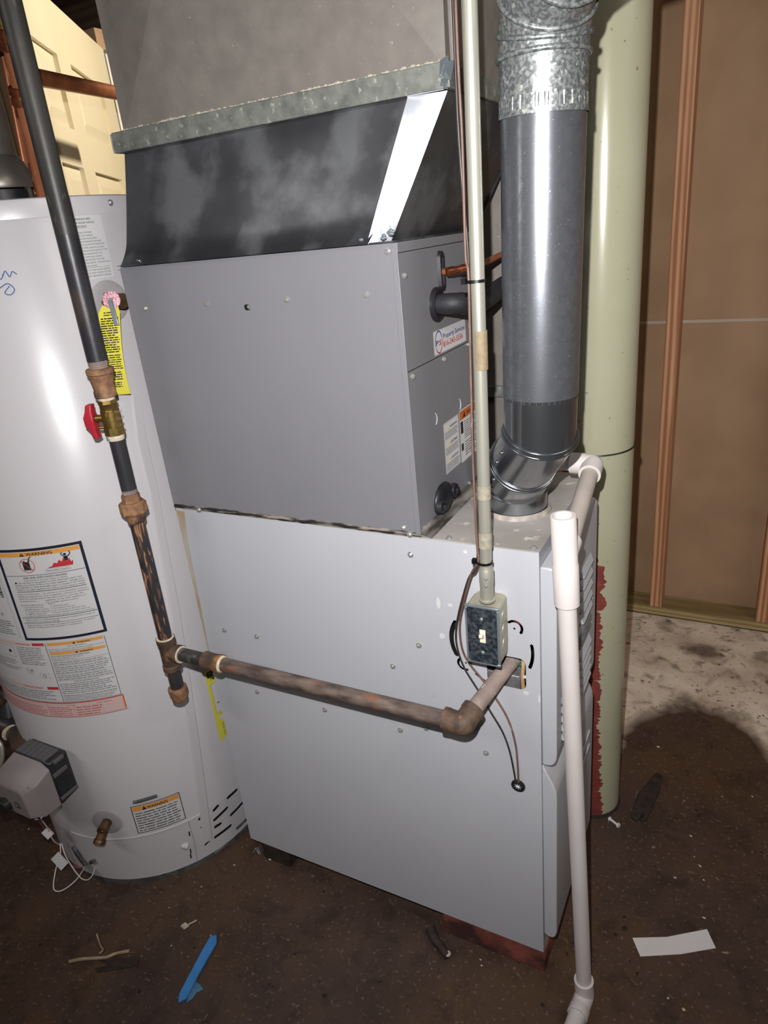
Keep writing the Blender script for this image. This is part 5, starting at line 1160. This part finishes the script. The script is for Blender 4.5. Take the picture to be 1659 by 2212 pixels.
def tie(z, label, hx=-.014):
    c_ = cpt(z)+Vector((-.002, -.0008, 0)); mb = MB(); u, v, d = basis(CUP); n = 28; vs = []
    for t in (-.0018, .0018):
        for i in range(n): a = 2*math.pi*i/n; vs.append(c_+d*t+Vector((math.cos(a)*.0125, math.sin(a)*.0112, 0)))
    mb.add(vs, [(i, (i+1) % n, (i+1) % n+n, i+n) for i in range(n)]); mb.box((c_.x+hx-.004, c_.y-.006, z-.003), (c_.x+hx+.002, c_.y+.001, z+.004))
    tag(mb.build('cable_tie', ZIP, smooth=40, solid=.0012), label, 'cable tie')
tie(1.266, 'black cable tie round the conduit level with the black suction hose'); tie(.871, 'black cable tie round the conduit just above the switch box')

# ================================================================== REFRIGERANT LINES
l0 = Vector((.522, slotL[0]+.004, slotL[1]-.002)); lq = [l0+Vector((-.012, .006, 0)), l0, (0.5377,0.1494,1.2661), (0.5520,0.1505,1.2672), (0.5631,0.1759,1.2684), (0.5679,0.2223,1.2689), (0.5694,0.2875,1.2736), (0.5795,0.3596,1.2827), (0.5887,0.4439,1.2925)]
li = thing('liquid_line', 'thin copper refrigerant line leaving the oval slot of the coil cabinet', 'refrigerant line', l0)
MB().tube(lq, .0050, 14, 5).build('tube', COPPER, li)
q = Vector(lq[3]); d_ = (Vector(lq[4])-Vector(lq[2])).normalized()
MB().lathe(q-d_*.016, d_, [(0, .0052), (.001, .0066), (.012, .0066), (.014, .0056), (.022, .0056), (.023, .0064), (.034, .0064), (.035, .0052)], 18).build('brazed_fitting', COPPERB, li)
s0 = Vector((.518, ringS[0], ringS[1]))
sl_ = thing('suction_line', 'thick black foam-wrapped refrigerant line leaving the round grommet', 'refrigerant line', s0)
pts = [s0, (0.5371,0.1247,1.2199), (0.5586,0.1270,1.2201), (0.5686,0.1540,1.2155), (0.5724,0.1917,1.2118), (0.5723,0.2489,1.2148), (0.5678,0.3248,1.2230), (0.5697,0.4150,1.2277), (0.5710,0.5025,1.2275)]
MB().tube(pts, .0158, 24, 4).build('foam_sleeve', FOAM, sl_)
MB().tube([Vector(pts[2]).lerp(Vector(pts[3]), .3), Vector(pts[2]).lerp(Vector(pts[3]), .9)], .0166, 24, cap=False).build('tape_wrap', RUBBER, sl_)

# ================================================================== CONDENSATE PIPE (white PVC)
pv = thing('condensate_pipe', 'white plastic condensate drain pipe from the furnace top down to the floor', 'pipe', (.80, -.02, FZ))
T_ = Vector((.7640, -.035, .953)); Bt = Vector((.8030, -.022, -.012)); dv_ = (T_-Bt).normalized(); rp = .0138
MB().cyl(Bt, T_-dv_*.10, rp, n=32).build('drop_pipe', PVC, pv)
mb = MB(); tl_ = .140
mb.lathe(T_-dv_*tl_, dv_, [(0, .0145), (.001, .0182), (.066, .0186), (.068, .0176), (tl_-.001, .0178), (tl_, .0172), (tl_, .0140), (tl_-.03, .0136), (tl_-.03, 0)], 36); tee = mb.build('tee', PVC, pv)
J = T_-dv_*.062; Eb = Vector((.752, .215, .940)); hdv = (Eb-J).normalized()
MB().lathe(J, hdv, [(0, .0165), (.030, .0180), (.034, .0180), (.035, .014)], 28).build('tee_branch', PVC, tee)
MB().cyl(J+hdv*.03, Eb-hdv*.02, rp, n=32).build('level_pipe', PVCD, pv)
mb = MB(); back_d = Vector((-1, .04, 0)).normalized()
mb.lathe(Eb-hdv*.034, hdv, [(0, .0140), (0, .0180), (.020, .0180)], 32); mb.tube([Eb-hdv*.018, Eb-hdv*.004, Eb+back_d*.006, Eb+back_d*.020], .0176, 28, 6); mb.lathe(Eb+back_d*.012, back_d, [(0, .0180), (.024, .0180), (.024, .014)], 32); mb.build('elbow', PVC, pv)
MB().cyl(Eb+back_d*.03, Eb+back_d*.20, rp, n=28).build('rear_pipe', PVC, pv)
# floor elbow and the run that leaves towards the drain
ed = Vector((-.10, -1, 0)).normalized(); Bf = Vector((Bt.x+.0015, Bt.y-.0008, FZ+.0185+.004))
mb = MB(); mb.lathe(Bt-dv_*.012, dv_, [(0, .0175), (.024, .0180), (.024, .0145)], 32); mb.tube([Bt-dv_*.008, Bf+Vector((0, 0, .004)), Bf+ed*.012, Bf+ed*.034], .0176, 28, 6); mb.lathe(Bf+ed*.024, ed, [(0, .0176), (.002, .0190), (.018, .0190), (.018, .0145)], 32); mb.build('floor_elbow', PVC, pv)
MB().cyl(Bf+ed*.036, Bf+ed*.62, rp+.002, n=28).build('floor_pipe', PVC, pv)
# black tie wire round column
twz = (0.7619,0.4270,0.8825)
mb = MB(); mb.tube([(cc[0]+.0722*math.cos(rad(a)), cc[1]+.0722*math.sin(rad(a)), twz[2]+.00005*(a+90)) for a in range(-140, 30, 10)], .0016, 8, 2)
tag(mb.build('tie_wire', ZIP), 'thin black cord looped round the pale column behind the white elbow', 'cord')

# ================================================================== FITTINGS AT THE LEFT EDGE
fx_ = thing('gas_connector', 'corrugated flexible gas connector and black fittings at the left edge', 'gas connector', (-0.5683,-0.1556,0.2495))
def corr(pts, r, name, m):
    P = [Vector(p_) for p_ in pts]; mb = MB(); T_n = 44
    Q = []
    for i in range(T_n+1):
        t = i/T_n*(len(P)-1); k = min(int(t), len(P)-2); f = t-k; a = P[max(k-1, 0)]; b = P[k]; c = P[k+1]; d = P[min(k+2, len(P)-1)]
        Q.append(.5*((2*b)+(c-a)*f+(2*a-5*b+4*c-d)*f*f+(3*b-a-3*c+d)*f**3))
    vs = []; n = 16
    for i, q in enumerate(Q):
        d = (Q[min(i+1, T_n)]-Q[max(i-1, 0)]); u, v, _ = basis(d)
        for k in range(n): a = 2*math.pi*k/n; vs.append(q+(u*math.cos(a)+v*math.sin(a))*(r if i % 2 else r*.78))
    mb.add(vs, [(i*n+k, i*n+(k+1) % n, (i+1)*n+(k+1) % n, (i+1)*n+k) for i in range(T_n) for k in range(n)]); return mb.build(name, m, fx_, smooth=20)
corr([(-0.6139,-0.1383,0.3935), (-0.5925,-0.1238,0.3984), (-0.5905,-0.1090,0.4011)], .0085, 'flex_tube', CONDM)
corr([(-0.5697,-0.1365,0.2916), (-0.5659,-0.1286,0.3038), (-0.5705,-0.1139,0.3142), (-0.5823,-0.1023,0.3266)], .0085, 'flex_tube', CONDM)
mb = MB(); mb.cyl((-0.5642,-0.1362,0.3910), (-0.5447,-0.1600,0.3171), .020, .024, n=16); mb.cyl((-0.5447,-0.1600,0.3171), (-0.5135,-0.1678,0.3157), .022, n=16); mb.cyl((-0.5214,-0.1719,0.3166), (-0.4435,-0.2074,0.3061), .019, n=20); mb.cyl((-0.5581,-0.1851,0.3327), (-0.5235,-0.1721,0.3189), .018, n=16); mb.build('valve_block', BLACKPIPE, fx_)
mb = MB(); mb.cyl((-0.5565,-0.1651,0.3731), (-0.5459,-0.1539,0.3841), .012, n=12); mb.build('brass_nut', BRASSD, fx_)
mb = MB(); mb.lathe((-0.5098,-0.1838,0.3170), Vector((-0.4435,-0.2074,0.3061))-Vector((-0.5098,-0.1838,0.3170)), [(0, .0200), (.004, .0205), (.005, .0192)], 24); mb.build('thread_sealant', DOPE, fx_)
mb = MB(); mb.cyl((-0.4443,-0.2041,0.3140), (-0.3910,-0.2259,0.3091), .017, n=20); mb.build('inlet_pipe', BLACKPIPE, fx_)
mb = MB(); mb.tube([(-0.5043,-0.2257,0.3400), (-0.4861,-0.2256,0.3185), (-0.4811,-0.2369,0.2887), (-0.4881,-0.2519,0.2650)], .0052, 12); mb.build('pilot_tube', CONDM, fx_)

# ================================================================== LITTER ON THE FLOOR
def flat(pts, z0=FZ+.0006, t=.0012):
    mb = MB(); n = len(pts); mb.add([(p_[0], p_[1], z0) for p_ in pts]+[(p_[0], p_[1], z0+t) for p_ in pts], [tuple(reversed(range(n))), tuple(n+i for i in range(n))]+[(i, (i+1) % n, (i+1) % n+n, i+n) for i in range(n)]); return mb
tp_ = flat([(0.0366,-0.2092,-0.0650), (0.0485,-0.2029,-0.0650), (0.0598,-0.2165,-0.0650), (0.0699,-0.2866,-0.0650), (0.0804,-0.3350,-0.0650), (0.0709,-0.3490,-0.0650), (0.0597,-0.3341,-0.0650), (0.0406,-0.2383,-0.0650)], t=.006).build('tape_strip', BLUE, bevel=.001)
tag(tp_, 'rolled strip of blue masking tape lying on the floor', 'tape')
flat([(0.0817,-0.3364,-0.0650), (0.0687,-0.2996,-0.0650), (0.0849,-0.3008,-0.0650), (0.0985,-0.3050,-0.0650), (0.0893,-0.3171,-0.0650), (0.0907,-0.3285,-0.0650), (0.0838,-0.3414,-0.0650)], t=.0015).build('torn_end', BLUET, tp_)
pp_ = flat([(0.8658,0.1448,-0.0650), (0.9286,0.1739,-0.0650), (1.0007,0.2235,-0.0650), (1.0195,0.1874,-0.0650), (0.9578,0.1471,-0.0650), (0.8863,0.1110,-0.0650)], t=.0010)
tag(pp_.build('paper_strip', CARD), 'white rectangular paper strip on the floor right of the white pipe', 'paper')
mb = MB(); mb.tube([(-0.2161,-0.3804,-0.0610), (-0.1953,-0.3658,-0.0610), (-0.1671,-0.3521,-0.0600), (-0.1454,-0.3397,-0.0610), (-0.1320,-0.3257,-0.0600), (-0.1096,-0.3085,-0.0610)], .0034, 8, 4)
tag(mb.build('wood_splinter', STICK), 'long pale wooden splinter lying left of the blue tape', 'stick')
mb = MB(); mb.tube([(-0.2106,-0.3094,-0.0620), (-0.1831,-0.3242,-0.0610), (-0.1668,-0.3309,-0.0610), (-0.1685,-0.3400,-0.0620)], .0018, 6, 4)
tag(mb.build('wood_splinter', STICK), 'short thin splinter just above the long pale one', 'stick')
dk = flat([(-0.1602,-0.3509,-0.0650), (-0.0796,-0.3105,-0.0650), (-0.0675,-0.3250,-0.0650), (-0.1378,-0.3707,-0.0650), (-0.1510,-0.3678,-0.0650), (-0.1242,-0.3474,-0.0650)], t=.003)
tag(dk.build('bark_piece', CHAR, bevel=.001), 'dark flat wood scrap below the long pale splinter', 'wood scrap')
dk = flat([(0.8119,0.4595,-0.0650), (0.8173,0.5389,-0.0650), (0.8495,0.6346,-0.0650), (0.8654,0.6266,-0.0650), (0.8650,0.5663,-0.0650), (0.8481,0.4634,-0.0650), (0.8361,0.4570,-0.0650), (0.8377,0.4762,-0.0650), (0.8282,0.4523,-0.0650)], t=.008)
tag(dk.build('bark_piece', CHAR, bevel=.003), 'long dark forked piece of wood right of the column foot', 'wood scrap')
a = Vector((0.7653,0.4356,-0.0600)); b = Vector((0.7873,0.4230,-0.0600))
mb = MB(); mb.cyl(a, b, .003, n=10); dd_ = (b-a).normalized(); mb.lathe(a, dd_, [(0, .0055), (.003, .0055), (.0035, .003)], 10); mb.lathe(b, dd_, [(0, .003), (.0005, .0062), (.004, .0062)], 10)
tag(mb.build('wall_anchor', CARD), 'small white plastic wall anchor beside the furnace foot', 'anchor')
sp = MB(); sp.tube([(0.4785,-0.0103,-0.0520), (0.4966,-0.0273,-0.0520), (0.5187,-0.0397,-0.0520), (0.5335,-0.0504,-0.0520)], [.012, .008], 10, 4)
sg_ = sp.build('rubbish_roll', CHAR); tag(sg_, 'dark crumpled roll lying at the left end of the brick', 'litter')
MB().sphere((0.5327,-0.0459,-0.0500), .007, 10, (1, 1, .7)).build('pale_tip', CHIP, sg_)
mb = MB()
c_ = Vector((-0.0369,-0.2114,-0.0645)); mb.hexa([c_+Vector(q) for q in ((-.009, -.006, 0), (.004, -.008, 0), (.009, .004, 0), (-.004, .007, 0), (-.008, -.004, .003), (.002, -.006, .005), (.007, .003, .002), (-.003, .005, .004))])
mb.tube([(-0.0318,-0.2088,-0.0620), (-0.0197,-0.1915,-0.0620)], .0016, 6)
tag(mb.build('paper_scrap', CHIP), 'small crumpled tan scrap between heater and blue tape', 'litter')
mb = MB()
for k in range(5): c_ = Vector((-0.0026,0.0141,-0.0580)); mb.tube([c_+Vector((random.uniform(-.012, .012), random.uniform(-.012, .012), -.004)), c_+Vector((random.uniform(-.008, .008), random.uniform(-.006, .006), .006)), c_+Vector((random.uniform(-.014, .014), random.uniform(-.012, .012), -.004))], .0010, 6, 3)
tag(mb.build('metal_shaving', PLATEE), 'curly metal shaving by the rear corner of the furnace', 'litter')
# scattered crumbs: pale plaster chips and dark grit, each lying on its own
random.seed(21)
spots = [(0.5948,-0.0220,-0.0630), (0.6008,-0.0330,-0.0630), (0.8491,1.3719,-0.0630), (0.9519,1.3755,-0.0630), (0.7574,1.3731,-0.0630), (0.6740,1.3519,-0.0630), (0.6915,1.3512,-0.0630), (0.9232,1.3905,-0.0630), (1.0379,1.3480,-0.0630),
         (0.7804,1.3744,-0.0630), (1.0137,1.0084,-0.0630), (1.0624,0.9192,-0.0630), (0.9240,0.5661,-0.0630), (0.9488,0.4575,-0.0630), (0.9618,0.3995,-0.0630), (0.9752,0.3782,-0.0630), (0.9855,0.3435,-0.0630), (0.9935,0.2481,-0.0630),
         (0.8022,0.6540,-0.0630), (0.8407,0.7396,-0.0630), (-0.1043,-0.1917,-0.0630), (-0.0325,-0.2601,-0.0630), (-0.6381,-0.1655,-0.0630), (-0.7102,-0.1294,-0.0630), (-0.0948,-0.1151,-0.0630), (-0.0702,-0.1184,-0.0630), (-0.0349,-0.0383,-0.0630), (0.0383,0.0093,-0.0630),
         (0.9281,0.3259,-0.0630), (0.9456,0.0489,-0.0630), (0.9743,0.0386,-0.0630), (0.0333,-0.2063,-0.0630), (1.0746,0.6392,-0.0630), (1.0079,0.6127,-0.0630), (0.6259,0.3699,-0.0630)]
def near_what(q):
    L_ = [((.94, .17), 'round the white paper strip'), ((.06, -.28), 'beside the blue tape'), ((.78, 1.2), 'on the pale floor before the sill board'), ((1.05, 1.1), 'on the pale floor at the right edge'), ((.75, .5), 'round the column foot'),
          ((-.2, -.25), 'in front of the water heater'), ((-.5, -.3), 'on the floor below the gas control'), ((.35, -.2), 'on the bare floor before the furnace'), ((.62, -.1), 'near the furnace brick'), ((1.0, .55), 'on the dark floor right of the column'), ((.9, -.05), 'on the floor right of the white pipe'), ((0, 0), 'by the rear corner of the furnace')]
    return min(L_, key=lambda t: (t[0][0]-q[0])**2+(t[0][1]-q[1])**2)[1]
for k, q in enumerate(spots):
    mb = MB(); r = random.uniform(.0015, .0034); mb.sphere((0, 0, 0), r, 5, (random.uniform(.8, 1.9), random.uniform(.6, 1.2), .45)); mb.v = [(x*random.uniform(.6, 1.2), y*random.uniform(.6, 1.2), z) for x, y, z in mb.v]
    o = mb.build('plaster_chip', CHIP, smooth=20); o.location = (q[0], q[1], FZ+r*.45); o.rotation_euler = (0, 0, random.random()*6)
    nw = near_what(q); tag(o, 'tiny pale plaster chip '+nw, 'debris', 'pale chips '+nw)
dsp = [(0.9138,0.4987,-0.0630), (0.9548,0.5432,-0.0630), (0.9611,0.5301,-0.0630), (0.8853,0.3409,-0.0630), (0.8485,0.1601,-0.0630), (0.8335,0.1392,-0.0630), (0.8685,0.0935,-0.0630), (0.7521,0.0588,-0.0630), (0.7335,-0.0584,-0.0630), (0.0885,-0.1446,-0.0630), (0.1632,-0.1847,-0.0630),
       (-0.3155,-0.3797,-0.0630), (-0.0254,-0.3628,-0.0630), (-0.2689,-0.3300,-0.0630), (1.0936,0.4014,-0.0630), (0.7829,-0.0514,-0.0630), (0.3347,-0.2148,-0.0630), (0.4245,-0.1456,-0.0630)]
for k, q in enumerate(dsp):
    mb = MB(); r = random.uniform(.002, .0048); mb.sphere((0, 0, 0), r, 6, (random.uniform(.8, 1.9), random.uniform(.6, 1.2), .35)); mb.v = [(x*random.uniform(.6, 1.2), y*random.uniform(.6, 1.2), z) for x, y, z in mb.v]
    o = mb.build('grit_crumb', CHIPD, smooth=20); o.location = (q[0], q[1], FZ+r*.3); o.rotation_euler = (0, 0, random.random()*6)
    nw = near_what(q); tag(o, 'tiny dark crumb '+nw, 'debris', 'dark crumbs '+nw)
